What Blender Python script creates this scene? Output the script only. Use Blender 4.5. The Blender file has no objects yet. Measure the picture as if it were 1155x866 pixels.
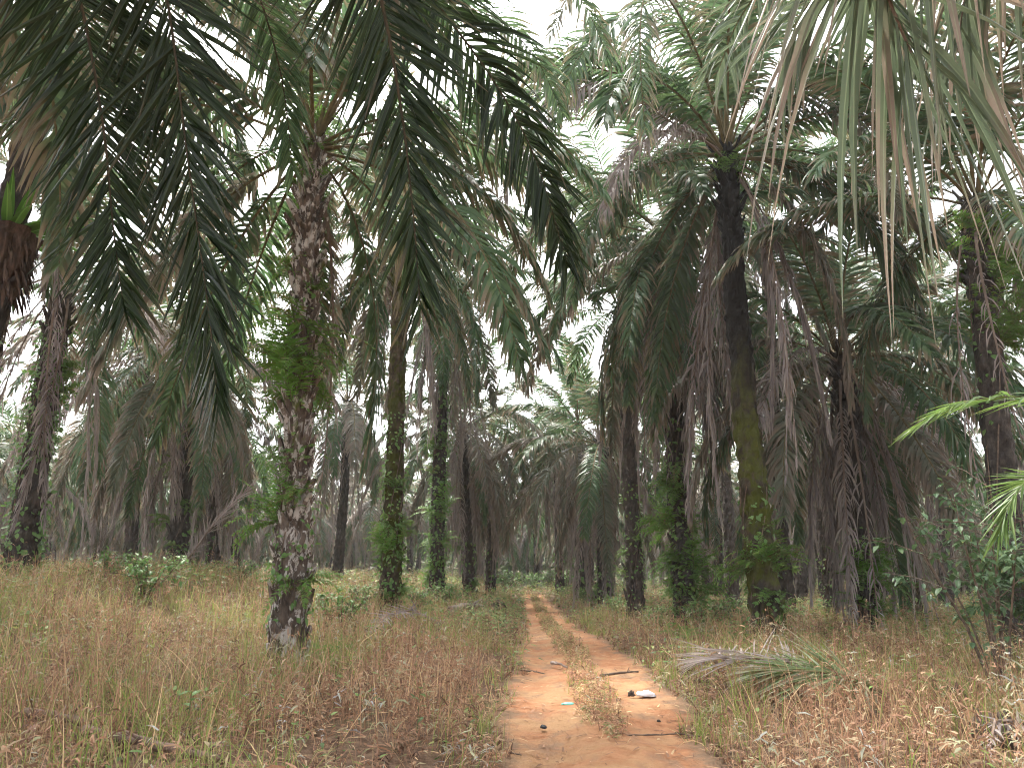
import bpy, math, random
import numpy as np
from mathutils import Vector, Matrix, noise
R = math.radians
rnd = random.Random(7)
sc = bpy.context.scene
COL = sc.collection

# ------------------------------------------------------------------ camera
F_PX, CX, CY = 834.0, 577.5, 433.0
CAM = Vector((0, 0, 1.6))
PITCH, YAW = R(14.0), R(1.5)
FW = Vector((-math.sin(YAW) * math.cos(PITCH), math.cos(YAW) * math.cos(PITCH), math.sin(PITCH)))
RT = Vector((math.cos(YAW), math.sin(YAW), 0))
UPV = RT.cross(FW)
cd = bpy.data.cameras.new('camera')
cd.sensor_width = 36; cd.lens = 36 * F_PX / 1155.0
cd.clip_start = 0.05; cd.clip_end = 3000
cam = bpy.data.objects.new('camera', cd); COL.objects.link(cam)
cam.location = CAM; cam.rotation_euler = (R(90) + PITCH, 0, YAW)
sc.camera = cam

def ray(px, py):
    return FW + RT * ((px - CX) / F_PX) + UPV * ((CY - py) / F_PX)
def at(px, py, Y):
    d = ray(px, py); return CAM + d * (Y / d.y)

def sstep(a, b, x):
    t = min(1, max(0, (x - a) / (b - a))); return t * t * (3 - 2 * t)
def terrain(x, y):
    z = 0.06 * noise.noise(Vector((x * .25, y * .25, 3.1))) + 0.03 * noise.noise(Vector((x * .9, y * .9, 1.7)))
    w = sstep(1.2, 3.0, abs(x - .75)); z *= .35 + .65 * w
    z -= .3 * sstep(14, 30, y)
    z -= .15 * sstep(18, 40, y) * sstep(2, 6, x)
    z += .95 * sstep(-4.6, -11, x) * (1 - .5 * sstep(18, 40, y))
    z += .55 * sstep(-1.6, -5, x) * sstep(12, 26, y)
    z += .10 * sstep(1.9, 3.2, x) + .10 * sstep(-.4, -1.8, x)
    return z
def ground(px, py):
    d = ray(px, py); t = 1.0
    while t < 200:
        p = CAM + d * t
        if p.z <= terrain(p.x, p.y): return Vector((p.x, p.y, terrain(p.x, p.y)))
        t += .04
    return CAM + d * 60

# ------------------------------------------------------------------ helpers
def tag(o, label=None, cat=None, group=None, kind=None):
    if label: o['label'] = label
    if cat: o['category'] = cat
    if group: o['group'] = group
    if kind: o['kind'] = kind
    return o
def empty(name, loc, rz=0):
    o = bpy.data.objects.new(name, None); COL.objects.link(o)
    o.location = loc; o.rotation_euler = (0, 0, rz); o.empty_display_size = .2
    return o
class MB:
    def __init__(s): s.v = []; s.f = []; s.m = []; s.c = []
    def vert(s, p, c=(.5, .5, .5)):
        s.v.append((p[0], p[1], p[2])); s.c.append((c[0], c[1], c[2], 1)); return len(s.v) - 1
    def face(s, idx, m=0): s.f.append(tuple(idx)); s.m.append(m)
    def tube(s, pts, rad, n=6, m=0, c=(.5, .5, .5), cap=True, squash=1.0):
        rows = []
        for i, p in enumerate(pts):
            t = (pts[min(i + 1, len(pts) - 1)] - pts[max(i - 1, 0)]).normalized()
            a = t.cross(Vector((0, 0, 1)))
            if a.length < .05: a = t.cross(Vector((0, 1, 0)))
            a.normalize(); b = t.cross(a)
            rows.append([s.vert(p + (a * math.cos(2 * math.pi * k / n) + b * squash * math.sin(2 * math.pi * k / n)) * rad[i], c) for k in range(n)])
        for i in range(len(rows) - 1):
            for k in range(n):
                s.face((rows[i][k], rows[i][(k + 1) % n], rows[i + 1][(k + 1) % n], rows[i + 1][k]), m)
        if cap:
            s.face(rows[0][::-1], m); s.face(rows[-1], m)
    def mesh(s, name, mats, smooth=False):
        me = bpy.data.meshes.new(name)
        me.from_pydata(s.v, [], s.f)
        for k in mats: me.materials.append(k)
        me.polygons.foreach_set('material_index', s.m)
        if smooth: me.polygons.foreach_set('use_smooth', [True] * len(s.f))
        a = me.color_attributes.new('tint', 'FLOAT_COLOR', 'POINT')
        a.data.foreach_set('color', np.array(s.c, np.float32).ravel())
        me.update(); return me
def obj(name, me, parent=None, loc=None, rot=None, scale=None):
    o = bpy.data.objects.new(name, me); COL.objects.link(o)
    if parent: o.parent = parent
    if loc is not None: o.location = loc
    if rot is not None: o.rotation_euler = rot
    if scale is not None: o.scale = (scale,) * 3 if isinstance(scale, (int, float)) else scale
    return o
def np_mesh(name, V, Fq, C, mat):
    me = bpy.data.meshes.new(name)
    nv, nf = len(V), len(Fq)
    me.vertices.add(nv); me.vertices.foreach_set('co', V.astype(np.float32).ravel())
    me.loops.add(nf * 4); me.loops.foreach_set('vertex_index', Fq.astype(np.int32).ravel())
    me.polygons.add(nf)
    me.polygons.foreach_set('loop_start', np.arange(0, nf * 4, 4, dtype=np.int32))
    me.materials.append(mat)
    a = me.color_attributes.new('tint', 'FLOAT_COLOR', 'POINT')
    a.data.foreach_set('color', np.concatenate([C, np.ones((nv, 1))], 1).astype(np.float32).ravel())
    me.update(); me.validate(); return me

# ------------------------------------------------------------------ materials
class NT:
    def __init__(s, name):
        s.mat = bpy.data.materials.new(name); s.mat.use_nodes = True
        s.t = s.mat.node_tree; s.t.nodes.clear()
        s.out = s.n('ShaderNodeOutputMaterial')
    def n(s, typ, **kw):
        nd = s.t.nodes.new(typ)
        for k, v in kw.items(): setattr(nd, k, v)
        return nd
    def l(s, a, b): s.t.links.new(a, b)
    def val(s, sock, v):
        if hasattr(v, 'is_output') or isinstance(v, bpy.types.NodeSocket): s.l(v, sock)
        else: sock.default_value = v
    def mix(s, f, a, b, mode='MIX'):
        nd = s.n('ShaderNodeMix', data_type='RGBA', blend_type=mode)
        s.val(nd.inputs[0], f)
        for sock, v in ((nd.inputs[6], a), (nd.inputs[7], b)):
            s.val(sock, (*v, 1) if isinstance(v, tuple) and len(v) == 3 else v)
        return nd.outputs[2]
    def math(s, op, a, b=0.0, clamp=False):
        nd = s.n('ShaderNodeMath', operation=op, use_clamp=clamp)
        s.val(nd.inputs[0], a); s.val(nd.inputs[1], b); return nd.outputs[0]
    def noise(s, scale, detail=4, rough=.55, vec=None, dist=0):
        nd = s.n('ShaderNodeTexNoise'); nd.inputs['Scale'].default_value = scale
        nd.inputs['Detail'].default_value = detail; nd.inputs['Roughness'].default_value = rough
        nd.inputs['Distortion'].default_value = dist
        if vec is not None: s.l(vec, nd.inputs['Vector'])
        return nd.outputs['Fac']
    def ramp(s, f, lo, hi):
        nd = s.n('ShaderNodeMapRange'); nd.interpolation_type = 'SMOOTHSTEP'
        s.val(nd.inputs['Value'], f); nd.inputs['From Min'].default_value = lo; nd.inputs['From Max'].default_value = hi
        return nd.outputs['Result']
    def coord(s, scale=(1, 1, 1)):
        c = s.n('ShaderNodeTexCoord'); m = s.n('ShaderNodeMapping'); m.inputs['Scale'].default_value = scale
        s.l(c.outputs['Object'], m.inputs['Vector']); return m.outputs['Vector']
    def attr(s):
        a = s.n('ShaderNodeAttribute'); a.attribute_name = 'tint'
        x = s.n('ShaderNodeSeparateColor'); s.l(a.outputs['Color'], x.inputs[0])
        return a.outputs['Color'], x.outputs[0], x.outputs[1], x.outputs[2]
    def finish(s, color, rough=.7, spec=.3, bump=None, bstr=.5, bdist=.02, transl=0, tcol=None):
        p = s.n('ShaderNodeBsdfPrincipled')
        s.val(p.inputs['Base Color'], (*color, 1) if isinstance(color, tuple) else color)
        s.val(p.inputs['Roughness'], rough); p.inputs['Specular IOR Level'].default_value = spec
        if bump is not None:
            b = s.n('ShaderNodeBump'); b.inputs['Strength'].default_value = bstr; b.inputs['Distance'].default_value = bdist
            s.l(bump, b.inputs['Height']); s.l(b.outputs[0], p.inputs['Normal'])
        sh = p.outputs[0]
        if transl:
            tr = s.n('ShaderNodeBsdfTranslucent'); s.val(tr.inputs['Color'], tcol if tcol is not None else color)
            mx = s.n('ShaderNodeMixShader'); mx.inputs[0].default_value = transl
            s.l(sh, mx.inputs[1]); s.l(tr.outputs[0], mx.inputs[2]); sh = mx.outputs[0]
        s.l(sh, s.out.inputs['Surface']); return s.mat

def leaf_mat(name, c1, c2, c3, tip, tipamt, rough=.42, spec=.5, transl=.25):
    """c1..c3: colour range over fronds and leaflets; tip: the colour withered leaflet ends take"""
    t = NT(name); _, r, g, b = t.attr()
    oi = t.n('ShaderNodeObjectInfo')
    col = t.mix(oi.outputs['Random'], c1, c2)
    col = t.mix(t.math('MULTIPLY', r, .6), col, c3)
    ns = t.noise(2.2, 3, .6, t.coord())
    w = t.math('ADD', t.math('MULTIPLY', g, .55), t.math('MULTIPLY', r, .35))
    w = t.math('ADD', w, t.math('MULTIPLY', ns, .5))
    w = t.math('ADD', w, t.math('MULTIPLY', oi.outputs['Random'], .2))
    col = t.mix(t.math('MULTIPLY', t.ramp(w, 1.15 - tipamt, 1.4 - tipamt), .9), col, tip)
    col = t.mix(t.math('MULTIPLY', t.ramp(b, .76, .97), .35), col, tuple(min(1, x * 2.2 + .04) for x in c3))
    vn = t.noise(60, 3, .6, t.coord()); col = t.mix(t.math('MULTIPLY', t.ramp(vn, .55, .75), .35), col, tuple(x * .6 for x in tip))
    return t.finish(col, rough, spec, transl=transl)
M = {}
M['leaf'] = leaf_mat('palm_leaf', (.068, .140, .060), (.088, .138, .080), (.14, .205, .07), (.23, .17, .11), .36, .45, .32, .34)
M['leaf_old'] = leaf_mat('palm_leaf_old', (.12, .150, .092), (.17, .165, .125), (.20, .20, .135), (.24, .185, .14), .50, .5, .35, .32)
M['leaf_dead'] = leaf_mat('palm_leaf_dead', (.22, .18, .18), (.31, .26, .25), (.36, .31, .28), (.35, .30, .26), .4, .7, .2, .25)
M['leaf_near'] = leaf_mat('palm_leaf_backlit', (.012, .023, .008), (.014, .026, .010), (.028, .050, .012), (.13, .095, .06), .20, .42, .3, .3)  # palm leaf colour darkened so the near overhead fronds look backlit
M['leaf_grey'] = leaf_mat('palm_leaf_withering', (.080, .115, .066), (.095, .125, .075), (.13, .165, .09), (.27, .20, .155), .30, .45, .45, .3)
M['leaf_young'] = leaf_mat('palm_leaf_young', (.105, .19, .045), (.125, .21, .05), (.16, .23, .06), (.26, .22, .10), .1, .45, .4, .4)
M['leaf_mid'] = leaf_mat('palm_leaf_fresh', (.10, .15, .05), (.11, .165, .055), (.18, .22, .09), (.28, .24, .15), .42, .45, .4, .3)
M['fern'] = leaf_mat('fern_leaf', (.10, .21, .04), (.14, .27, .055), (.19, .31, .075), (.25, .17, .08), .25, .6, .25, .4)
M['fern_bright'] = leaf_mat('fern_leaf_bright', (.13, .31, .045), (.15, .34, .05), (.20, .38, .07), (.25, .2, .08), .2, .5, .3, .4)
M['vine'] = leaf_mat('vine_leaf', (.09, .19, .05), (.13, .25, .065), (.20, .32, .09), (.28, .27, .10), .2, .45, .4, .35)
M['shrub'] = leaf_mat('shrub_leaf', (.075, .15, .065), (.095, .17, .08), (.16, .25, .10), (.30, .32, .10), .2, .38, .5, .3)
M['nest'] = leaf_mat('nest_fern_leaf', (.07, .17, .03), (.08, .19, .03), (.16, .30, .06), (.2, .2, .06), .1, .4, .4, .35)
def simple(name, c1, c2, scale=6, rough=.8, bump=.4, stretch=(1, 1, 1), spec=.2):
    t = NT(name); v = t.coord(stretch); n = t.noise(scale, 5, .6, v)
    return t.finish(t.mix(t.ramp(n, .3, .7), c1, c2), rough, spec, n, bump)
M['petiole'] = simple('petiole', (.10, .085, .04), (.17, .13, .065), 5)
M['petiole_dark'] = simple('petiole_dark', (.045, .035, .022), (.08, .06, .035), 5)
M['petiole_dead'] = simple('petiole_dead', (.16, .115, .09), (.24, .18, .145), 5)
M['twig'] = simple('twig_bark', (.08, .055, .04), (.2, .145, .11), 9, stretch=(1, 1, 1))
M['wood'] = simple('weathered_wood', (.16, .12, .10), (.36, .30, .26), 7)
M['branchwood'] = simple('branch_wood', (.10, .065, .05), (.24, .16, .125), 9)
M['rot'] = simple('rotten_wood', (.03, .022, .018), (.10, .07, .05), 8)
M['stem'] = simple('green_stem', (.10, .12, .05), (.16, .15, .08), 8)
M['rootmass'] = simple('nest_fern_root_mass', (.035, .022, .016), (.15, .095, .07), 9, stretch=(1, 1, .25))
M['plastic_white'] = simple('white_plastic', (.74, .74, .78), (.82, .82, .84), 12, .35, .3)
M['plastic_green'] = simple('turquoise_plastic', (.16, .52, .40), (.20, .58, .46), 12, .35, .2)
M['plastic_black'] = simple('black_rubber', (.018, .018, .020), (.035, .034, .036), 12, .55, .3)

def bark_mat(name, base, dark, lichen, lich_amt, moss, moss_amt, zmax=None):
    t = NT(name); v = t.coord((1, 1, .55)); v2 = t.coord((1, 1, 1))
    n1 = t.noise(5, 6, .65, v); n2 = t.noise(2.6, 4, .6, v2, .6); n3 = t.noise(11, 4, .6, v)
    n4 = t.noise(1.3, 4, .65, v2, .4)
    _, r, g, b = t.attr()
    col = t.mix(t.ramp(n1, .32, .68), dark, base)
    col = t.mix(t.math('MULTIPLY', r, .5), col, dark)
    lm = t.ramp(t.math('ADD', t.noise(5.5, 5, .7, v, .8), t.math('MULTIPLY', t.math('SUBTRACT', n3, .5), .45)), .66 - lich_amt, .72 - lich_amt)
    col = t.mix(t.math('MULTIPLY', lm, .85), col, lichen)
    mm = t.ramp(t.math('ADD', n4, t.math('MULTIPLY', t.math('SUBTRACT', n3, .5), .3)), .62 - moss_amt, .76 - moss_amt)
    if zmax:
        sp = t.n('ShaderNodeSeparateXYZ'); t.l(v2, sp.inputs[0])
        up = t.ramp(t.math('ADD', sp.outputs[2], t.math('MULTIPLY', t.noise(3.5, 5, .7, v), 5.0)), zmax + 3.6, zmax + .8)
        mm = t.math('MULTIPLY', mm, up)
        col = t.mix(up, tuple(c * .4 for c in dark), col)  # backlit shade put into the colour: bark goes near black above the moss
    mc = t.mix(n3, moss, tuple(c * .45 for c in moss))
    col = t.mix(mm, col, mc)
    h = t.math('ADD', n1, t.math('MULTIPLY', n3, .6))
    return t.finish(col, .85, .2, h, .9, .05)
M['bark_boot'] = bark_mat('bark_flaking', (.23, .175, .14), (.062, .045, .036), (.54, .49, .45), .16, (.12, .14, .035), .06)
M['bark_moss'] = bark_mat('bark_mossy', (.13, .10, .065), (.036, .027, .02), (.26, .23, .18), -.02, (.085, .092, .016), .19)
M['bark_moss_low'] = bark_mat('bark_backlit_mossy_below', (.085, .065, .042), (.026, .020, .015), (.26, .23, .18), -.03, (.085, .095, .013), .19, 5.6)
M['bark_dark'] = bark_mat('bark_dark', (.105, .086, .073), (.030, .025, .022), (.20, .18, .17), -.04, (.060, .075, .022), .04)
M['bark_brown'] = bark_mat('bark_brown', (.135, .108, .092), (.042, .034, .030), (.32, .28, .26), .03, (.08, .10, .03), .08)

t = NT('soil_and_litter')
v = t.coord(); n1 = t.noise(.7, 5, .6, v); n2 = t.noise(9, 6, .7, v); n3 = t.noise(40, 3, .6, v)
c = t.mix(t.ramp(n2, .3, .7), (.085, .052, .034), (.22, .145, .095))
c = t.mix(t.math('MULTIPLY', t.ramp(n1, .52, .68), .5), c, (.11, .12, .04))
M['soil'] = t.finish(c, .95, .1, t.math('ADD', n2, t.math('MULTIPLY', n3, .5)), 1, .05)
t = NT('orange_dirt')
v = t.coord(); n1 = t.noise(.9, 5, .6, v); n2 = t.noise(5, 6, .65, v, .4); n3 = t.noise(38, 4, .7, v); n4 = t.noise(2.3, 4, .6, t.coord((1, .45, 1)))
c = t.mix(t.ramp(n2, .3, .72), (.335, .150, .072), (.45, .225, .118))
c = t.mix(t.math('MULTIPLY', t.ramp(n1, .42, .62), .75), c, (.42, .265, .14))
c = t.mix(t.math('MULTIPLY', t.ramp(n4, .50, .66), .8), c, (.26, .165, .105))
c = t.mix(t.math('MULTIPLY', t.ramp(n3, .62, .74), .65), c, (.17, .095, .06))
_, er, *_r = t.attr(); ef = t.math('ADD', er, t.math('MULTIPLY', t.math('SUBTRACT', t.noise(2.6, 6, .7, v), .5), .9))
c = t.mix(t.ramp(ef, .30, .05), c, t.mix(n2, (.13, .082, .052), (.30, .20, .125)))
M['dirt'] = t.finish(c, .92, .12, t.math('ADD', n2, t.math('MULTIPLY', n3, .6)), 1, .05)
def tint_mat(name, transl=.3, rough=.75):
    t = NT(name); col, *_ = t.attr(); return t.finish(col, rough, .2, transl=transl)
M['dry'] = tint_mat('dry_weeds'); M['grass'] = tint_mat('grass_blades', .4, .55)

# ------------------------------------------------------------------ fronds
UP = Vector((0, 0, 1))
def leaflet(mb, base, d, wv, L, w, segs, droop, r, fold, rg, wig=.09):
    if fold: wig = .03
    prof = lambda u: (.45 + 2.4 * u) if u < .22 else max(.06, 1 - ((u - .22) / .78) ** 1.7)
    p = base.copy(); d = d.normalized(); prev = None
    st = L / segs
    for k in range(segs + 1):
        u = k / segs
        wd = wv - d * wv.dot(d)
        if wd.length < 1e-3: wd = d.cross(UP) + Vector((.01, 0, 0))
        wd.normalize()
        hw = .5 * w * prof(u); cc = (r, u, 0)
        if fold:
            nn = wd.cross(d)
            row = (mb.vert(p - wd * hw + nn * hw * .5, cc), mb.vert(p, (r, u, 1)), mb.vert(p + wd * hw + nn * hw * .5, cc))
        else:
            row = (mb.vert(p - wd * hw, cc), mb.vert(p + wd * hw, cc))
        if prev:
            for i in range(len(row) - 1): mb.face((prev[i], prev[i + 1], row[i + 1], row[i]), 0)
        prev = row
        p = p + d * st
        d = (d + Vector((rg.uniform(-wig, wig), rg.uniform(-wig, wig), -1)) * (droop / segs)).normalized()

def pinnate(mb, pts, n=85, lmax=.9, w=.045, droop=.9, plum=25, a0=68, a1=28, segs=3, s0=.14, miss=.03, seed=0,
            side=None, fold=False, rr=.035, twist=0, tip_len=.4, pet_m=1, ragged=.0):
    """a pinnate leaf along the rachis PTS"""
    rg = random.Random(seed)
    K = len(pts) - 1
    seg = [(pts[i + 1] - pts[i]).length for i in range(K)]; tot = sum(seg)
    cum = [0]
    for x in seg: cum.append(cum[-1] + x / tot)
    def P(s):
        for i in range(K):
            if s <= cum[i + 1] or i == K - 1:
                f = (s - cum[i]) / max(1e-6, cum[i + 1] - cum[i])
                a, b = pts[i], pts[i + 1]
                t0 = (pts[i + 1] - pts[max(i - 1, 0)]).normalized(); t1 = (pts[min(i + 2, K)] - pts[i]).normalized()
                return a.lerp(b, f), t0.lerp(t1, f).normalized()
    if side is None:
        h = pts[-1] - pts[0]; h.z = 0
        side = Vector((0, 0, 1)).cross(h).normalized() if h.length > .1 else Vector((0, 1, 0))
    mb.tube(pts, [rr * (1.25 - 1.1 * i / K) for i in range(K + 1)], 5, pet_m, squash=.6)
    for i in range(n):
        s = s0 + (1 - s0) * (i + .5) / n
        q = (s - s0) / (1 - s0)
        for sg in (-1, 1):
            if rg.random() < miss: continue
            p, tg = P(min(.999, s + rg.uniform(-.4, .4) / n))
            sd = (side - tg * side.dot(tg)).normalized()
            if twist: sd = Matrix.Rotation(twist * q, 3, tg) @ sd
            nr = sd.cross(tg)
            if nr.z < 0: nr = -nr
            a = R(a0 + (a1 - a0) * q + rg.gauss(0, 8)); b = R(rg.choice((-1, 0, 1)) * plum + rg.uniform(-10, 10))
            d = tg * math.cos(a) + (sd * sg * math.cos(b) + nr * math.sin(b)) * math.sin(a)
            ln = lmax * (min(1, .38 + 2.0 * q) if q < .35 else 1 - (1 - tip_len) * ((q - .35) / .65) ** 1.6) * rg.uniform(.8, 1.1)
            if rg.random() < ragged: ln *= rg.uniform(.3, .75)
            wv = tg + nr * rg.uniform(-.5, .5) + sd * rg.uniform(-.2, .2)
            leaflet(mb, p, d, wv, ln, w * rg.uniform(.75, 1.15), segs, droop * rg.uniform(.7, 1.3), rg.random(), fold, rg)

def arc(L, e0, e1, p, K=12, bend=0):
    pts = [Vector((0, 0, 0))]; az = 0
    for i in range(K):
        s = (i + .5) / K
        e = R(e0 + (e1 - e0) * s ** p); az = R(bend) * s * s
        pts.append(pts[-1] + Vector((math.cos(e) * math.cos(az), math.cos(e) * math.sin(az), math.sin(e))) * (L / K))
    return pts
AGES = {  # e0, e1, p, droop, plum, n, lmax, length
    'spear': (84, 68, 1.2, .15, 8, 55, .5, 4.4),
    'up':    (70, 8, 1.5, .55, 24, 112, 1.0, 5.8),
    'mid':   (48, -38, 1.2, .95, 26, 116, 1.05, 6.2),
    'out':   (24, -62, 1.0, 1.25, 26, 116, 1.05, 6.2),
    'low':   (0, -80, .75, 1.5, 24, 116, 1.05, 6.0),
    'hang':  (-28, -88, .5, 1.7, 22, 112, 1.0, 5.8),
}
FR = {}
for age, (e0, e1, p, dr, pl, n, lm, L) in AGES.items():
    for k in range(3):
        rg = random.Random(hash((len(age), k, e0)) & 999)
        mb = MB()
        pinnate(mb, arc(L * rg.uniform(.92, 1.06), e0 + rg.uniform(-6, 6), e1 + rg.uniform(-10, 8), p, 12, rg.uniform(-30, 30)),
                n, lm, .078, dr, pl * .5, seed=k * 31 + int(e0) + 5, twist=rg.uniform(-.7, .7), side=Vector((0, 1, 0)),
                a0=30 if age == 'spear' else 68, a1=12 if age == 'spear' else 28, ragged=.05 if k else .15)
        a = mb.mesh('frond_' + age, [M['leaf'], M['petiole']])
        b = a.copy(); b.materials[0] = M['leaf_old']
        FR[age, k, 0] = a; FR[age, k, 1] = b
for k in range(6):
    rg = random.Random(100 + k); mb = MB()
    L = rg.uniform(5.2, 7.0)
    pinnate(mb, arc(L, rg.uniform(-60, -30), -89 - rg.uniform(0, 3), .26, 12, rg.uniform(-20, 20)), 105 if k < 4 else 50, .75, .042, 3.4, 16,
            a0=42, a1=14, miss=(.08, .12, .2, .3, .5, .72)[k], seed=200 + k, side=Vector((0, 1, 0)), twist=rg.uniform(-1, 1), rr=.03, ragged=.3)
    FR['dead', k, 0] = mb.mesh('frond_dead', [M['leaf_dead'], M['petiole_dead']])
for k in range(3):
    rg = random.Random(140 + k); mb = MB()
    pinnate(mb, arc(rg.uniform(4.8, 5.8), rg.uniform(0, 22), -76, .8, 12, rg.uniform(-20, 20)), 105, .95, .05, 2.4, 25,
            a0=58, a1=22, miss=.12, seed=300 + k, side=Vector((0, 1, 0)), twist=rg.uniform(-.5, .5), ragged=.25)
    FR['deadout', k, 0] = mb.mesh('frond_dead_arched', [M['leaf_dead'], M['petiole_dead']])

# ------------------------------------------------------------------ ferns and vines
FERN = []
for k in range(4):
    rg = random.Random(400 + k); mb = MB()
    for i in range(17):
        az = rg.uniform(0, 2 * math.pi); L = rg.uniform(.45, .95)
        pts = arc(L, rg.uniform(25, 85), rg.uniform(-70, 0), 1.1, 6)
        m = Matrix.Rotation(az, 3, 'Z'); pts = [m @ q for q in pts]
        pinnate(mb, pts, 20, .15, .030, .5, 6, a0=75, a1=50, segs=2, s0=.12, seed=rg.randint(0, 9999), rr=.006, tip_len=.25, pet_m=1,
                side=m @ Vector((0, 1, 0)))
    FERN.append(mb.mesh('fern_clump', [M['fern'], M['stem']]))
FERNBIG = []
for k in range(2):
    rg = random.Random(450 + k); mb = MB()
    for i in range(7):
        az = rg.uniform(-1.5, 1.5); pts = arc(rg.uniform(1.0, 1.9), rg.uniform(66, 88), rg.uniform(-20, 50), 1.6, 8)
        m = Matrix.Rotation(az, 3, 'Z'); pts = [m @ q for q in pts]
        pinnate(mb, pts, 19, .36, .026, .25, 6, a0=78, a1=45, segs=3, s0=.22, seed=rg.randint(0, 9999), rr=.011, tip_len=.2, pet_m=1, side=m @ Vector((0, 1, 0)))
    FERNBIG.append(mb.mesh('fern_fronds', [M['fern_bright'], M['stem']]))
def leaf_blade(mb, p, d, nrm, L, w, r, m=0):
    d = d.normalized(); s = d.cross(nrm)
    if s.length < 1e-3: s = d.cross(Vector((.3, .5, .8)))
    s.normalize(); n = s.cross(d)
    a = mb.vert(p, (r, 0, 0)); q = p + d * L * .4
    b = mb.vert(q + s * w * .5 + n * w * .12, (r, .4, 0)); c_ = mb.vert(q - s * w * .5 + n * w * .12, (r, .4, 0)); mid = mb.vert(q, (r, .4, 0))
    q2 = p + d * L * .75 - n * L * .06
    b2 = mb.vert(q2 + s * w * .33 + n * w * .05, (r, .7, 0)); c2 = mb.vert(q2 - s * w * .33 + n * w * .05, (r, .7, 0)); m2 = mb.vert(q2, (r, .7, 0))
    e = mb.vert(p + d * L - n * L * .16, (r, 1, 0))
    for f in ((a, b, mid), (a, mid, c_), (b, b2, m2, mid), (mid, m2, c2, c_), (b2, e, m2), (m2, e, c2)): mb.face(f, m)

def vine_mesh(axis, z0, z1, dens, seed, size=.10):
    """climbing leaves round a trunk: AXIS(z) gives centre and radius"""
    rg = random.Random(seed); mb = MB()
    for st in range(3):
        a0 = rg.uniform(0, 6.28); pts = []
        for i in range(14):
            z = z0 * .3 + (z1 - z0 * .3) * i / 13; c, r = axis(z); a = a0 + i * .25
            pts.append(c + Vector((math.cos(a), math.sin(a), 0)) * (r + .02))
        mb.tube(pts, [.014] * 14, 4, 1)
    clusters = [(rg.uniform(z0, z1), rg.uniform(0, 6.28), rg.uniform(.25, .6)) for _ in range(int(dens * (z1 - z0) / 8) + 2)]
    for _ in range(int(dens * (z1 - z0))):
        if rg.random() < .75:
            cz, ca, cs = rg.choice(clusters); z = cz + rg.gauss(0, cs * .6); a = ca + rg.gauss(0, cs * 1.1)
        else: z = rg.uniform(z0, z1); a = rg.uniform(0, 6.28)
        z = max(z0, min(z1, z)); c, r = axis(z)
        o = Vector((math.cos(a), math.sin(a), 0)); tang = Vector((-o.y, o.x, 0))
        p = c + o * (r + abs(rg.gauss(0, .10)) + .01) + Vector((0, 0, rg.uniform(-.05, .05)))
        d = (o * rg.uniform(.1, .8) + tang * rg.uniform(-.8, .8) + Vector((0, 0, rg.uniform(-1.1, .2))))
        L = size * rg.uniform(.6, 1.5)
        leaf_blade(mb, p, d, o + Vector((0, 0, .6)), L, L * rg.uniform(.45, .75), rg.random())
    return mb.mesh('climbing_vine', [M['vine'], M['twig']])

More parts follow.
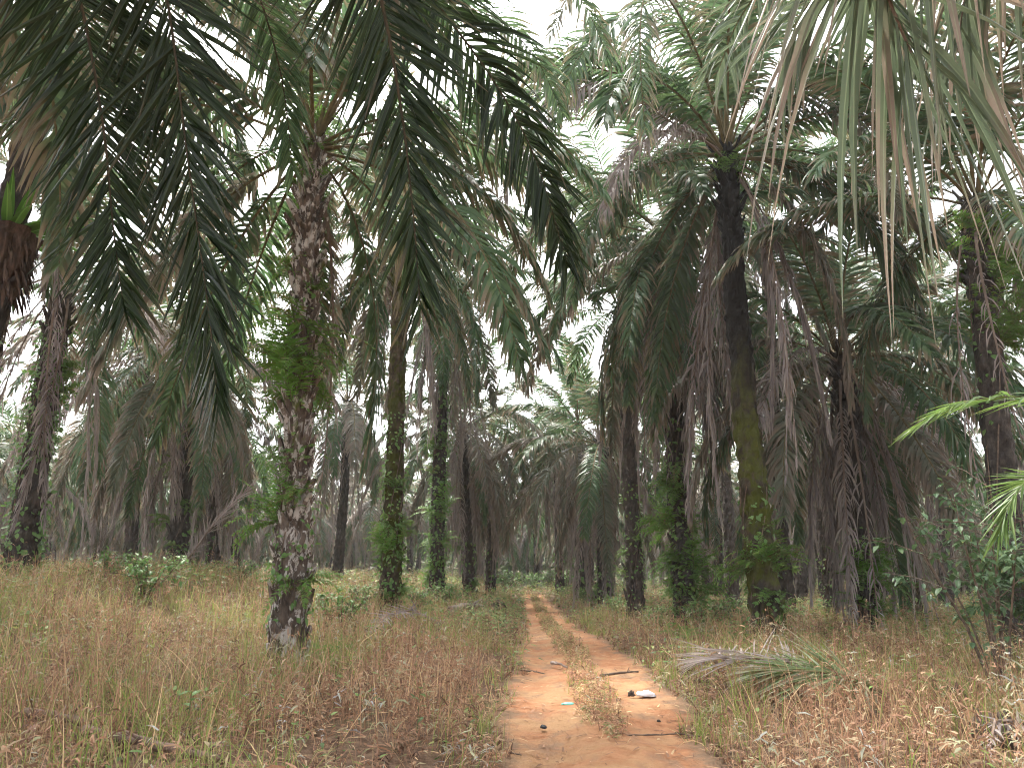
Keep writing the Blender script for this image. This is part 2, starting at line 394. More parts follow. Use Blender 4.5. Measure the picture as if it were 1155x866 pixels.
# ------------------------------------------------------------------ trunks
def trunk_axis(top, r0, r1, seed):
    rg = random.Random(seed); h = top.z; r0 *= .87; r1 *= .9
    bx, by = rg.uniform(-.12, .12), rg.uniform(-.12, .12)
    def ax(z):
        u = max(0, z) / h
        k = math.sin(math.pi * min(1, u))
        r = r0 + (r1 - r0) * u ** .6
        r *= 1 + .18 * math.exp(-max(0, z) / .45)
        return Vector((top.x * u + bx * k, top.y * u + by * k, z)), r
    return ax
def trunk_mesh(ax, h, style, seed, seg=32, step=.06):
    rg = random.Random(seed); mb = MB(); rows = []
    n = int((h + .25) / step); so = seed * 3.7
    for i in range(n + 1):
        z = -.25 + i * step; c, r = ax(z); row = []
        for k in range(seg):
            a = 2 * math.pi * k / seg
            q = Vector((math.cos(a) * 1.6, math.sin(a) * 1.6, z * 1.1 + so))
            d = .22 * noise.noise(q) + .12 * noise.noise(q * 3.1)
            if style == 'boot': d += .10 * noise.noise(Vector((math.cos(a) * 3, math.sin(a) * 3, z * .8 + so)))
            else: 
                wz = z + .07 * noise.noise(q * 1.7) + .03 * noise.noise(q * 4)
                d += .03 * noise.noise(Vector((a * .8, 0, wz * 9))) + .15 * max(0, math.sin(4 * a + wz * 8) * math.sin(4 * a - wz * 8)) ** .6 + .07 * noise.noise(q * 6)
            rr = r * (1 + d)
            row.append(mb.vert(c + Vector((math.cos(a), math.sin(a), 0)) * rr, (rg.random(), 0, 0)))
        rows.append(row)
    for i in range(n):
        for k in range(seg): mb.face((rows[i][k], rows[i][(k + 1) % seg], rows[i + 1][(k + 1) % seg], rows[i + 1][k]))
    mb.face(rows[-1])
    # old leaf bases, spiralling up
    lo = .1
    z = lo; a = rg.uniform(0, 6)
    dz = .030 if style == 'boot' else .045
    while z < h - .1:
        a += 2.39996; z += dz
        if style != 'boot' and z < h - 2.4 and (z > 2.6 or rg.random() < .25 + .25 * z): continue
        if rg.random() < .13: continue
        c, r = ax(z); o = Vector((math.cos(a), math.sin(a), 0)); tg = Vector((-o.y, o.x, 0))
        near_top = z > h - 2.0
        L = rg.uniform(.22, .5) * (1.0 if near_top else .85); w = rg.uniform(.14, .24) * (r / .3) ** .5; th = rg.uniform(.035, .07)
        out = rg.uniform(.12, .62) + (.25 if near_top else 0)
        d = (UP + o * out + tg * rg.uniform(-.15, .15)).normalized(); nn = tg.cross(d)
        if nn.dot(o) < 0: nn = -nn
        b0 = c + o * r * .88; cc = (rg.random(), 0, 0)
        secs = []
        for u, ww, tt in ((-.15, 1, .9), (.35, .85, 1), (.75, .6, .8), (1, rg.uniform(.25, .5), .4)):
            q = b0 + d * L * u + Vector((rg.uniform(-.012, .012), rg.uniform(-.012, .012), 0))
            secs.append([mb.vert(q + tg * w * .5 * ww * sx + nn * (th * tt * sy + (.018 if sx == 0 and sy > 0 else 0)), cc)
                         for sx, sy in ((-1, -.4), (-1, .3), (0, .8), (1, .3), (1, -.4))])
        for i in range(3):
            for k in range(5): mb.face((secs[i][k], secs[i][(k + 1) % 5], secs[i + 1][(k + 1) % 5], secs[i + 1][k]))
        mb.face(secs[-1])
    return mb.mesh('palm_trunk', [M['bark_' + style]])

# ------------------------------------------------------------------ palms
def add_frond(root, name, key, top, rc, az, z, rg, sc_):
    me = FR[key]
    return obj(name, me, root, top + Vector((math.cos(az) * rc, math.sin(az) * rc, z)),
               (R(rg.uniform(-7, 7)), R(rg.uniform(-7, 7)), az), sc_ * rg.uniform(.92, 1.06))
CROWN = {'full': dict(spear=2, up=5, mid=7, out=7, low=6, hang=3), 'skirt': dict(spear=2, up=4, mid=6, out=7, low=7, hang=6),
         'thin': dict(spear=2, up=5, mid=6, out=5, low=3, hang=1)}
def palm(label, base_px, Y, top_px, r0, r1, style, crown='full', dead=7, deadout=2, scale=1.0, old=.25, ferns=(), vine=None, seed=1, base=None, top=None, clear=0, group='oil palms with ferns and vines'):
    rg = random.Random(seed * 17 + 3)
    if crown == 'skirt': scale *= 1.14
    if base is None:
        b = at(base_px[0], base_px[1], Y); base = Vector((b.x, Y, terrain(b.x, Y)))
        tp = at(top_px[0], top_px[1], Y) - base; tp.y = rg.uniform(-.25, .25)
    else: tp = top - base
    root = empty('oil_palm', base); tag(root, label, 'palm', group)
    ax = trunk_axis(tp, r0, r1, seed)
    obj('trunk', trunk_mesh(ax, tp.z, style, seed), root)
    cr = CROWN[crown]; az = rg.uniform(0, 6)
    for age, cnt in cr.items():
        for i in range(cnt):
            az += 2.39996 + rg.uniform(-.25, .25)
            zi = {'spear': .15, 'up': .1, 'mid': 0, 'out': -.12, 'low': -.25, 'hang': -.4}[age]
            rc = {'spear': .03, 'up': .10, 'mid': .16, 'out': .2, 'low': .23, 'hang': .25}[age]
            if clear and age in ('low', 'hang') and abs((az + math.pi / 2 + math.pi) % (2 * math.pi) - math.pi) < R(clear): az += R(clear) * 1.3
            o_ = 1 if (age in ('low', 'hang', 'out') and rg.random() < old * {'out': .4, 'low': .8, 'hang': 1.5}[age]) else 0
            add_frond(root, 'frond', (age, rg.randint(0, 2), o_), tp, rc, az, zi, rg, scale)
    for i in range(int(dead * (1.3 if crown == 'skirt' else 1))):
        az += 2.39996 + rg.uniform(-.4, .4)
        if clear and abs((az + math.pi / 2 + math.pi) % (2 * math.pi) - math.pi) < R(clear): az += R(clear) * 1.3
        add_frond(root, 'dead_frond', ('dead', rg.randint(0, 5), 0), tp, .27, az, -.5 - rg.uniform(0, .5), rg, scale)
    for i in range((deadout + 1) // 2):
        az += 2.39996 + rg.uniform(-.4, .4)
        add_frond(root, 'dead_frond', ('deadout', rg.randint(0, 2), 0), tp, .25, az, -.3, rg, scale)
    for (z, a, s) in ferns:
        c, r = ax(z); a = R(a)
        obj('fern', FERN[rg.randint(0, 3)], root, c + Vector((math.cos(a), math.sin(a), 0)) * r * .9, (R(25) * -math.sin(a), R(25) * math.cos(a), rg.uniform(0, 6)), s * 1.25)
    if vine: obj('climbing_vine', vine_mesh(ax, vine[0], vine[1], vine[2], seed, vine[3] if len(vine) > 3 else .1), root)
    return root, ax, tp
def frn(seed, n, z0, z1, s=.7):
    rg = random.Random(seed + 900); return [(rg.uniform(z0, z1), rg.uniform(150, 390), s * rg.uniform(.6, 1.2)) for _ in range(n)]

P = []
def pl(*a, **k): P.append(palm(*a, **k)); return P[-1]
# left of the track
pl('rough palm trunk with flaking leaf stubs and white lichen, nearest left of the track', (324, 745), 12.3, (357, 165), .31, .19, 'boot',
   'full', 1, 0, 1.0, .2, [(5.3, 200, 1.3), (4.6, 195, 1.1), (4.9, 250, 1.0), (4.2, 215, .8), (6.6, 190, .6), (3.2, 185, .8), (2.6, 300, .7), (2.2, 200, .9), (1.2, 340, .8), (8.2, 230, .7), (8.9, 300, .6), (6.2, 330, .5), (9.6, 200, .8)],
   (.5, 6.5, 60, .10), seed=11, clear=75)
pl('tall oil palm with yellow-green mossy upper trunk, second along the left track edge', (440, 690), 23, (453, 262), .36, .25, 'moss', 'full', 6, 2, 1, .25,
   frn(12, 12, .3, 4, .8), (.2, 6, 130, .12), seed=12, clear=60)
pl('dark slender vine-hung oil palm, third along the left edge of the track', (492, 668), 33, (504, 318), .36, .26, 'dark', 'skirt', 11, 3, 1, .35,
   frn(13, 9, .5, 7, .9), (.2, 9, 170, .14), seed=13)
pl('shorter oil palm with wide drooping grey frond skirt, fourth along the left track edge', (530, 672), 41, (523, 478), .36, .28, 'brown', 'skirt', 14, 4, 1, .5, frn(14, 3, .5, 3, .8), (.2, 3, 40, .18), seed=14)
pl('oil palm beside the far left end of the track, behind the shorter skirted one', (553, 668), 50, (551, 505), .36, .28, 'dark', 'skirt', 12, 3, 1, .5, (), (.2, 3, 30, .2), seed=15)
pl('vine-covered dark palm trunk close to the left edge of the photo', (25, 625), 18, (72, 300), .36, .27, 'dark', 'thin', 8, 3, .95, .4, frn(16, 4, 1, 6.5, .7), (.2, 6.5, 230, .12), seed=16)
pl('dark oil palm with yellow-green fern sprig, midway from left photo edge to rough trunk', (200, 632), 27, (213, 385), .38, .28, 'dark', 'skirt', 9, 4, 1, .5, frn(17, 9, .5, 6.5, .8), (.2, 3, 40, .15), seed=17)
pl('thin brown palm trunk just left of the dark one with yellow-green sprig', (150, 625), 34, (164, 420), .30, .24, 'brown', 'skirt', 11, 4, 1, .6, (), None, seed=18)
pl('oil palm with hanging dead fronds just right of the fern sprig palm', (240, 640), 36, (246, 455), .34, .26, 'brown', 'skirt', 14, 4, 1, .6, (), (.1, 2.5, 30, .16), seed=19)
pl('thin dark palm trunk seen between the rough lichen trunk and the mossy one', (380, 655), 44, (393, 452), .32, .25, 'dark', 'skirt', 9, 3, 1, .4, (), None, seed=20)
NESTP = pl('oil palm at the left photo edge carrying a bird nest fern', (-82, 700), 12, (62, -10), .32, .25, 'dark', 'full', 4, 1, .95, .2, (), (1, 6, 40, .1), seed=21)
# right of the track
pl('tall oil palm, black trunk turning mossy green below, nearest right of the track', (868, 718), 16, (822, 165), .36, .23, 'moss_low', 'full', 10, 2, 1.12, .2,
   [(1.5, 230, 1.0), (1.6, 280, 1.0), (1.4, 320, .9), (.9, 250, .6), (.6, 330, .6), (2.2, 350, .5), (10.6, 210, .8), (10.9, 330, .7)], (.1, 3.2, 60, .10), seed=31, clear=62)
pl('vine-wrapped oil palm with long dead grey frond curtain, left of the tall black trunk', (775, 705), 22, (752, 268), .36, .26, 'dark', 'skirt', 18, 2, 1, .4, frn(32, 14, .4, 5, 1.0), (.1, 6, 150, .12), seed=32)
pl('slim brown oil palm right of the track, bare trunk visible up to its crown', (718, 703), 27, (701, 345), .33, .26, 'brown', 'full', 3, 1, .95, .3, frn(33, 4, .3, 4, .6), (.1, 5, 90, .11), seed=33, clear=70)
pl('oil palm with broad drooping skirt beside the track, behind the slim brown trunk', (682, 692), 37, (678, 498), .34, .27, 'dark', 'skirt', 13, 4, 1, .5, (), (.1, 3, 60, .2), seed=34)
pl('dark oil palm fifth along the right edge of the track', (655, 688), 46, (652, 478), .34, .27, 'dark', 'skirt', 12, 3, 1, .5, (), (.1, 3, 40, .2), seed=35)
pl('farthest oil palm along the right edge of the track, by its end', (632, 680), 56, (629, 512), .34, .27, 'dark', 'skirt', 12, 3, 1, .5, (), (.1, 3, 30, .2), seed=36)
pl('low leaning oil palm with ferny foot and big grey-green skirt, right of the mossy trunk', (980, 712), 20, (944, 398), .33, .27, 'dark', 'skirt', 11, 3, 1.0, .45, [(1.1, 200, .9), (1.5, 250, .9), (1.2, 300, 1), (.6, 230, .8), (1.7, 340, .8), (.5, 320, .7)], (.1, 2.6, 110, .11), seed=37)
pl('oil palm with dark bunched dead fronds, just right of the leaning ferny one', (1030, 705), 26, (1004, 420), .32, .27, 'moss', 'skirt', 14, 3, .95, .5, frn(38, 2, .3, 2, .6), (.1, 2, 30, .15), seed=38)
pl('oil palm with pale brown trunk just left of and behind the leaning ferny one', (940, 692), 31, (918, 452), .34, .27, 'brown', 'thin', 10, 2, .95, .5, (), (.1, 2.5, 60, .12), seed=39)
pl('dark oil palm with ferns below its crown at the right photo edge', (1152, 715), 14.5, (1098, 225), .30, .24, 'dark', 'thin', 4, 2, .95, .4, [(8.0, 320, 1.3), (7.6, 290, 1.3), (7.1, 330, 1.2), (6.4, 310, 1.2), (5.9, 340, 1.0), (8.4, 230, .7)], (4, 8, 40, .12), seed=40)
pl('oil palm far behind the mossy trunk, seen between it and the leaning ferny one', (905, 685), 41, (893, 440), .34, .27, 'dark', 'skirt', 12, 3, 1, .5, (), None, seed=41)
pl('oil palm with high dark crown far behind the leafy shrub on the right', (1068, 690), 37, (1050, 350), .34, .27, 'dark', 'full', 6, 3, 1, .4, (), None, seed=42)
pl('oil palm standing close behind the mossy green trunk right of the track', (888, 695), 27, (866, 255), .30, .25, 'dark', 'thin', 7, 1, .9, .5, frn(43, 3, .3, 3, .7), None, seed=43)
pl('oil palm with dead frond curtain between the vine-wrapped trunk and the mossy one', (828, 690), 39, (812, 395), .34, .27, 'brown', 'thin', 9, 2, .9, .5, (), None, seed=44)
# overhead palms whose trunks stand outside the picture
NL = palm('oil palm outside the left edge whose big dark fronds hang over the top left', None, 0, None, .36, .27, 'boot', 'thin', 0, 0, .9, .1, (), None, seed=51,
          base=Vector((-4.9, 4.0, terrain(-4.9, 4))), top=Vector((-4.8, 3.8, 8.9)))
NR = palm('oil palm outside the right edge whose withering grey-green leaflets hang over the top right', None, 0, None, .36, .27, 'boot', 'thin', 0, 0, .9, .2, (), None, seed=52,
          base=Vector((5.2, -2.5, terrain(5.2, -2.5))), top=Vector((5.0, -2.3, 8.0)))
def hero(pm, name, pts, mat, pet, n, lmax, w, droop, seed, label=None, **k):
    root, ax, tp = pm
    org = root.location
    pts = [q - org for q in pts]
    # resample smoothly (Catmull-Rom)
    out = []; m = len(pts)
    for i in range(m - 1):
        p0, p1, p2, p3 = pts[max(0, i - 1)], pts[i], pts[i + 1], pts[min(m - 1, i + 2)]
        for s in range(5):
            t = s / 5
            out.append(.5 * ((2 * p1) + (p2 - p0) * t + (2 * p0 - 5 * p1 + 4 * p2 - p3) * t * t + (3 * p1 - p0 - 3 * p2 + p3) * t ** 3))
    out.append(pts[-1])
    mb = MB(); pinnate(mb, out, n, lmax, w, droop, seed=seed, fold=True, segs=5, **k)
    o = obj(name, mb.mesh(name + '_large', [M[mat], M[pet]]), root)
    if label: o['label'] = label
    return o
cl = NL[0].location + NL[2]
def C(dx, dy, dz): return cl + Vector((dx, dy, dz))
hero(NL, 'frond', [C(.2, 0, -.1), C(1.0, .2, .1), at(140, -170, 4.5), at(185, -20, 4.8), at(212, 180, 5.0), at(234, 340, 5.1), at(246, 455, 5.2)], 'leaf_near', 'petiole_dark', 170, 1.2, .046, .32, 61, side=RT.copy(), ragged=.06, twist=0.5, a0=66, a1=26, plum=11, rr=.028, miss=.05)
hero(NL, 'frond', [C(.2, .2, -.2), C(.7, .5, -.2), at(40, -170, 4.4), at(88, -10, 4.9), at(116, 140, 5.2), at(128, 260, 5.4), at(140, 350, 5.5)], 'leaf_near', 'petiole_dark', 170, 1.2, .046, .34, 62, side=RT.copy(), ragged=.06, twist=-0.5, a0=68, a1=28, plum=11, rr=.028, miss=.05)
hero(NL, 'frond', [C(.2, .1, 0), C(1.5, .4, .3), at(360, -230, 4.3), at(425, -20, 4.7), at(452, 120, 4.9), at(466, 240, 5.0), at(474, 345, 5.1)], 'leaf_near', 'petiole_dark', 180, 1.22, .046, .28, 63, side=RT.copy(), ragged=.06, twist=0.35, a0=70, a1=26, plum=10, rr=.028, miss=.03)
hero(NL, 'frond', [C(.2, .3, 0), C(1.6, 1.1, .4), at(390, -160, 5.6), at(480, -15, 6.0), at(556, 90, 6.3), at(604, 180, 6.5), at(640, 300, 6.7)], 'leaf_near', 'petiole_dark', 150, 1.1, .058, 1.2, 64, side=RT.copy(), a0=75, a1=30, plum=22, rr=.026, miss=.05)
hero(NL, 'frond', [C(.1, .3, -.1), C(.5, 1.4, .2), at(230, -150, 6.4), at(290, -10, 7.0), at(318, 90, 7.4), at(330, 190, 7.6)], 'leaf', 'petiole_dark', 140, 1.0, .052, 1.1, 65, side=RT.copy(), a0=75, a1=30, plum=24, rr=.026, miss=.05)
cr = NR[0].location + NR[2]
def C2(dx, dy, dz): return cr + Vector((dx, dy, dz))
hero(NR, 'frond', [C2(-.2, .1, 0), C2(-1.0, 1.0, .1), Vector((2.6, .4, 5.9)), Vector((1.55, 1.25, 4.5)), at(985, -100, 1.8), at(1000, -10, 1.9), at(1028, 60, 1.95)], 'leaf_grey', 'petiole_dead', 190, 1.12, .030, 1.5, 66, 'withering grey-green frond hanging close to the camera', side=RT.copy(), a0=68, a1=22, plum=22, rr=.018, miss=.14, tip_len=.85)
hero(NR, 'frond', [C2(-.1, .3, 0), C2(-.5, 2.5, .5), Vector((3.4, 3.0, 7.6)), at(960, -150, 4.6), at(880, -40, 4.9), at(835, 20, 5.0), at(812, 75, 5.1)], 'leaf_grey', 'petiole', 140, 1.05, .046, 1.3, 67, side=RT.copy(), a0=70, a1=30, plum=24, rr=.022, miss=.1)
hero(NR, 'frond', [C2(-.2, .2, .1), C2(-.6, 2.0, .4), Vector((3.0, 2.4, 6.6)), at(1120, -170, 3.6), at(1010, -70, 3.9), at(930, -15, 4.1), at(885, 45, 4.3)], 'leaf_grey', 'petiole', 150, 1.12, .046, 1.15, 86, side=RT.copy(), a0=62, a1=26, plum=22, rr=.02, miss=.08, tip_len=.6)
hero(NR, 'frond', [C2(-.1, .2, .0), C2(-.3, 1.6, .3), Vector((3.2, 1.2, 6.2)), Vector((2.3, 1.8, 4.9)), at(1120, -90, 2.4), at(1090, -10, 2.5), at(1080, 60, 2.55)], 'leaf_grey', 'petiole_dead', 170, 1.0, .030, 1.7, 87, side=RT.copy(), a0=60, a1=22, plum=26, rr=.016, miss=.12, tip_len=.8)
hero(NR, 'frond', [C2(0, .3, -.1), C2(.1, 2.5, .2), Vector((4.6, 3.2, 7.3)), at(1180, -160, 4.6), at(1120, -60, 5.2), at(1085, -10, 5.6)], 'leaf_grey', 'petiole_dead', 120, 1.0, .042, 1.5, 68, side=RT.copy(), a0=70, a1=30, plum=24, rr=.022, miss=.25)

cA = P[0][0].location + P[0][2]; cR = [p for p in P if p[0]['label'].startswith('tall oil palm, black')][0]; c1 = cR[0].location + cR[2]
hero(P[0], 'frond', [cA + Vector((.2, -.1, 0)), at(440, -40, 12.4), at(520, -75, 11.8), at(600, -50, 11.2), at(655, 0, 10.9), at(690, 75, 10.7)], 'leaf', 'petiole_dark', 120, 1.05, .055, 1.2, 81, side=RT.copy(), a0=70, a1=28, plum=24, rr=.03, miss=.04)
hero(P[0], 'frond', [cA + Vector((.2, -.1, .1)), at(470, 20, 12.6), at(545, 15, 12.2), at(600, 60, 12), at(635, 130, 11.9)], 'leaf', 'petiole_dark', 120, 1.05, .055, 1.2, 85, side=RT.copy(), a0=70, a1=28, plum=24, rr=.03, miss=.04)
hero(cR, 'frond', [c1 + Vector((-.1, -.2, 0)), at(790, 70, 14.4), at(755, 0, 12.6), at(728, -5, 11.4), at(722, 60, 10.8), at(728, 150, 10.5)], 'leaf', 'petiole', 120, 1.0, .055, 1.2, 82, side=RT.copy(), a0=70, a1=28, plum=24, rr=.03, miss=.04)
hero(cR, 'frond', [c1 + Vector((-.1, 0, .1)), at(760, 90, 16.5), at(690, 45, 17), at(630, 60, 17.2), at(590, 120, 17.4)], 'leaf', 'petiole', 120, 1.1, .055, 1.2, 91, side=RT.copy(), a0=68, a1=28, plum=24, rr=.03, miss=.05)
hero(cR, 'frond', [c1 + Vector((0, 0, .1)), at(800, 60, 16), at(765, -25, 16), at(715, -60, 16), at(660, -30, 16), at(620, 40, 16)], 'leaf_old', 'petiole', 120, 1.1, .055, 1.3, 92, side=RT.copy(), a0=68, a1=28, plum=24, rr=.03, miss=.05)
hero(cR, 'frond', [c1 + Vector((.1, 0, .1)), at(850, 90, 15.5), at(880, 10, 15), at(930, -40, 14.6), at(990, -20, 14.2), at(1030, 50, 14)], 'leaf', 'petiole', 120, 1.1, .055, 1.3, 93, side=RT.copy(), a0=68, a1=28, plum=24, rr=.03, miss=.05)
hero(cR, 'frond', [c1 + Vector((.1, -.1, 0)), at(870, 140, 15.5), at(930, 115, 15), at(985, 150, 14.6), at(1015, 240, 14.4)], 'leaf_old', 'petiole', 120, 1.1, .055, 1.3, 94, side=RT.copy(), a0=68, a1=28, plum=24, rr=.03, miss=.05)
pB, p3 = P[1], [p for p in P if p[0]['label'].startswith('slim brown')][0]; cB = pB[0].location + pB[2]; c3 = p3[0].location + p3[2]
for sd, pm, pts in ((101, pB, [cB, at(520, 185, 22), at(590, 150, 21.5), at(650, 175, 21), at(685, 240, 21)]), (102, pB, [cB, at(495, 160, 22.4), at(555, 85, 21.8), at(615, 75, 21.3), at(665, 120, 21)]),
                    (103, p3, [c3, at(680, 255, 26.6), at(640, 185, 26), at(600, 160, 25.6), at(565, 190, 25.4)]), (104, p3, [c3, at(690, 240, 26.5), at(665, 150, 25.7), at(625, 100, 25), at(590, 105, 24.6), at(560, 140, 24.4)]),
                    (105, cR, [c1, at(800, 95, 15.4), at(760, 30, 14.4), at(700, 20, 13.4), at(650, 70, 12.9), at(625, 140, 12.8)])):
    hero(pm, 'frond', pts, 'leaf', 'petiole', 100, 1.1, .075, 1.2, sd, side=RT.copy(), a0=68, a1=28, plum=14, rr=.03, miss=.04)
hero(cR, 'dead_frond', [c1 + Vector((-.1, -.1, -.1)), at(760, 140, 15.6), at(690, 95, 15), at(640, 110, 14.6), at(600, 160, 14.3), at(560, 240, 14.2)], 'leaf_dead', 'petiole_dead', 120, .95, .045, 1.6, 83, side=RT.copy(), a0=68, a1=28, plum=24, rr=.03, miss=.08)
hero(cR, 'frond', [c1 + Vector((-.1, -.1, -.1)), at(770, 180, 15.2), at(700, 200, 14.6), at(660, 260, 14.2), at(645, 340, 14)], 'leaf', 'petiole', 120, 1.0, .05, 1.2, 84, side=RT.copy(), a0=68, a1=28, plum=24, rr=.03, miss=.06)

for pm, z, a, sc_, lab in ((P[0], 4.3, 205, 1.25, 'large bright green upright fern'), (P[0], 4.0, 262, .9, None), (P[0], 2.0, 190, .8, None), (P[6], 4.6, 250, .9, 'yellow-green fern sprig'), (P[1], 1.5, 240, .8, None), (P[11], 1.5, 250, .55, None), (P[12], 2.6, 200, 1.0, None), (P[12], 1.2, 330, 1.0, None), (P[2], 3.5, 330, 1.0, None), (P[17], .9, 230, .9, None), (P[17], 1.1, 320, .9, None)):
    c_, r_ = pm[1](z); a = R(a)
    o = obj('fern', FERNBIG[int(z * 10) % 2], pm[0], c_ + Vector((math.cos(a), math.sin(a), 0)) * r_ * .9, (0, 0, a), sc_)
    if lab: o['label'] = lab
# the crowded rows behind: three parts each, crowns shared
def merge(parts, name, mats):
    V, Fc, Mi, Cc = [], [], [], []
    off = 0
    for me, mx, mmap in parts:
        n = len(me.vertices); co = np.empty(n * 3, np.float32); me.vertices.foreach_get('co', co); co = co.reshape(-1, 3)
        A = np.array(mx)[:3]; V.append(co @ A[:, :3].T + A[:, 3])
        cc = np.empty(n * 4, np.float32); me.color_attributes['tint'].data.foreach_get('color', cc); Cc.append(cc.reshape(-1, 4))
        ok = [p for p in me.polygons if len(p.vertices) == 4]
        q = np.array([p.vertices[:] for p in ok]) + off; Fc.append(q); Mi += [mmap[p.material_index] for p in ok]; off += n
    V = np.concatenate(V); Fq = np.concatenate(Fc); Cc = np.concatenate(Cc)
    me = np_mesh(name, V, Fq, Cc[:, :3], mats[0])
    for m in mats[1:]: me.materials.append(m)
    me.polygons.foreach_set('material_index', Mi); return me
FARC = []
for k in range(5):
    rg = random.Random(700 + k); gp, dp = [], []; az = 0
    for age, cnt in CROWN['skirt' if k % 2 else 'full'].items():
        for i in range(cnt):
            az += 2.4 + rg.uniform(-.3, .3); s = rg.uniform(.92, 1.08)
            gp.append((FR[age, rg.randint(0, 2), 0], Matrix.Translation((.2 * math.cos(az), .2 * math.sin(az), 0)) @ Matrix.Rotation(az, 4, 'Z') @ Matrix.Scale(s, 4), {0: 2 if (age in ('low', 'hang') and rg.random() < .35) else 0, 1: 1}))
    for i in range(12):
        az += 2.4 + rg.uniform(-.3, .3); s = rg.uniform(.85, 1.05)
        key = ('dead', rg.randint(0, 5), 0) if i < 7 else ('deadout', rg.randint(0, 2), 0)
        dp.append((FR[key], Matrix.Translation((.26 * math.cos(az), .26 * math.sin(az), -.5)) @ Matrix.Rotation(az, 4, 'Z') @ Matrix.Scale(s, 4), {0: 0, 1: 1}))
    tk = []
    for st in ('brown', 'dark'):
        tp = Vector((rg.uniform(-.3, .3), rg.uniform(-.3, .3), 9.0)); ax = trunk_axis(tp, .34, .27, 70 + k)
        tk.append((trunk_mesh(ax, 9.0, st, 70 + k, 12, .16), tp))
    FARC.append((merge(gp, 'palm_crown', [M['leaf'], M['petiole'], M['leaf_old']]), merge(dp, 'dead_frond_skirt', [M['leaf_dead'], M['petiole_dead']]), tk))
placed = [p[0].location.copy() for p in P]
rg = random.Random(77); far_n = 0; beyond = []
for k in range(-14, 15):
    X0 = 0 if k == 0 else (-4.6 - 7.8 * (-k - 1)) if k < 0 else (5.0 + 7.8 * (k - 1))
    for j in range(2, 20):
        Y = 4.5 + 9 * j + (4.5 if k % 2 else 0) + rg.uniform(-.8, .8); X = X0 + rg.uniform(-.8, .8)
        if k == 0 and Y < 76: continue
        if Y < 29 or abs(X) > .78 * Y + 4: continue
        if Y > 150: continue
        if any((Vector((X, Y)) - q.xy).length < 5.2 for q in placed): continue
        if Y > 92: beyond.append((X, Y)); continue
        placed.append(Vector((X, Y, 0))); far_n += 1
        cm, dm, tk = FARC[rg.randint(0, 4)]; tm, tp = tk[rg.randint(0, 1)]
        s = rg.uniform(.60, .92)
        root = empty('oil_palm', (X, Y, terrain(X, Y)), rg.uniform(0, 6.28)); root.scale = (1, 1, 1)
        sd = 'left' if X < 0 else 'right'
        tag(root, f'distant oil palm among the crowded hazy rows far to the {sd} of the dirt track', 'palm', f'distant oil palms {sd} of the track')
        obj('trunk', tm, root, scale=(1, 1, s)); hp = Vector((tp.x, tp.y, tp.z * s))
        obj('crown', cm, root, hp); obj('dead_frond_skirt', dm, root, hp)
# beyond about 90 m the plantation reads as one mass
low = []
for k in range(3):
    rg2 = random.Random(800 + k); mb = MB(); az = 0
    for i in range(22):
        az += 2.4; e0 = rg2.choice((60, 40, 20, 0, -30))
        m = Matrix.Rotation(az, 3, 'Z'); pts = [m @ q + Vector((0, 0, 9)) for q in arc(5.8, e0, e0 - 80 if e0 > -10 else -88, 1, 6)]
        pinnate(mb, pts, 16, 1.0, .20, 1.2, 20, segs=2, seed=i + k * 50, side=m @ Vector((0, 1, 0)))
    mb.tube([Vector((0, 0, -.3)), Vector((0, 0, 9))], [.4, .3], 7, 1)
    low.append(mb.mesh('far_palm', [M['leaf'], M['petiole_dark']]))
parts = []
for (X, Y) in beyond:
    s = rg.uniform(.85, 1.2)
    parts.append((low[rg.randint(0, 2)], Matrix.Translation((X, Y, terrain(X, Y))) @ Matrix.Rotation(rg.uniform(0, 6), 4, 'Z') @ Matrix.Scale(s * .8, 4), {0: 0, 1: 1}))
tag(obj('far_plantation', merge(parts, 'far_plantation', [M['leaf'], M['petiole_dark']])), 'hazy mass of palm crowns closing off the far distance', 'plantation', None, 'stuff')

# ------------------------------------------------------------------ bird nest fern on the left palm
root, ax, tp = NESTP
p = at(14, 300, 11.7); zl = p.z - root.location.z; c0, r_ = ax(zl)
base = root.location + c0
nest = empty('birds_nest_fern', base); tag(nest, 'bird nest fern with glossy strap leaves above shaggy brown roots on the left-edge palm', 'fern')
mb = MB(); rg = random.Random(5); rows = []
for i in range(16):
    z = -.42 + i * .085; rr = .44 * (.8 + .35 * i / 15 + .12 * noise.noise(Vector((z * 4, 0, 0)))) * (.62 if i == 0 else .85 if i == 1 else 1)
    rows.append([mb.vert(Vector((math.cos(a), math.sin(a), 0)) * rr * (1 + .30 * noise.noise(Vector((math.cos(a) * 2.5, math.sin(a) * 2.5, z * 1.2))) + .18 * noise.noise(Vector((math.cos(a) * 7, math.sin(a) * 7, z * 3)))) + Vector((0, 0, z + (rg.uniform(-.4, .03) if i == 0 else 0)))) for a in [2 * math.pi * k / 28 for k in range(28)]])
for i in range(15):
    for k in range(28): mb.face((rows[i][k], rows[i][(k + 1) % 28], rows[i + 1][(k + 1) % 28], rows[i + 1][k]))
mb.face(rows[0][::-1]); mb.face(rows[-1])
for i in range(190):
    a = rg.uniform(0, 6.28); o = Vector((math.cos(a), math.sin(a), 0))
    leaflet(mb, o * .42 + Vector((0, 0, rg.uniform(-.3, .85))), o * rg.uniform(.2, .7) - UP, Vector((-o.y, o.x, 0)), rg.uniform(.25, .6), .07, 3, 1.0, .5, True, rg)
obj('root_mass', mb.mesh('root_mass', [M['rootmass']]), nest)
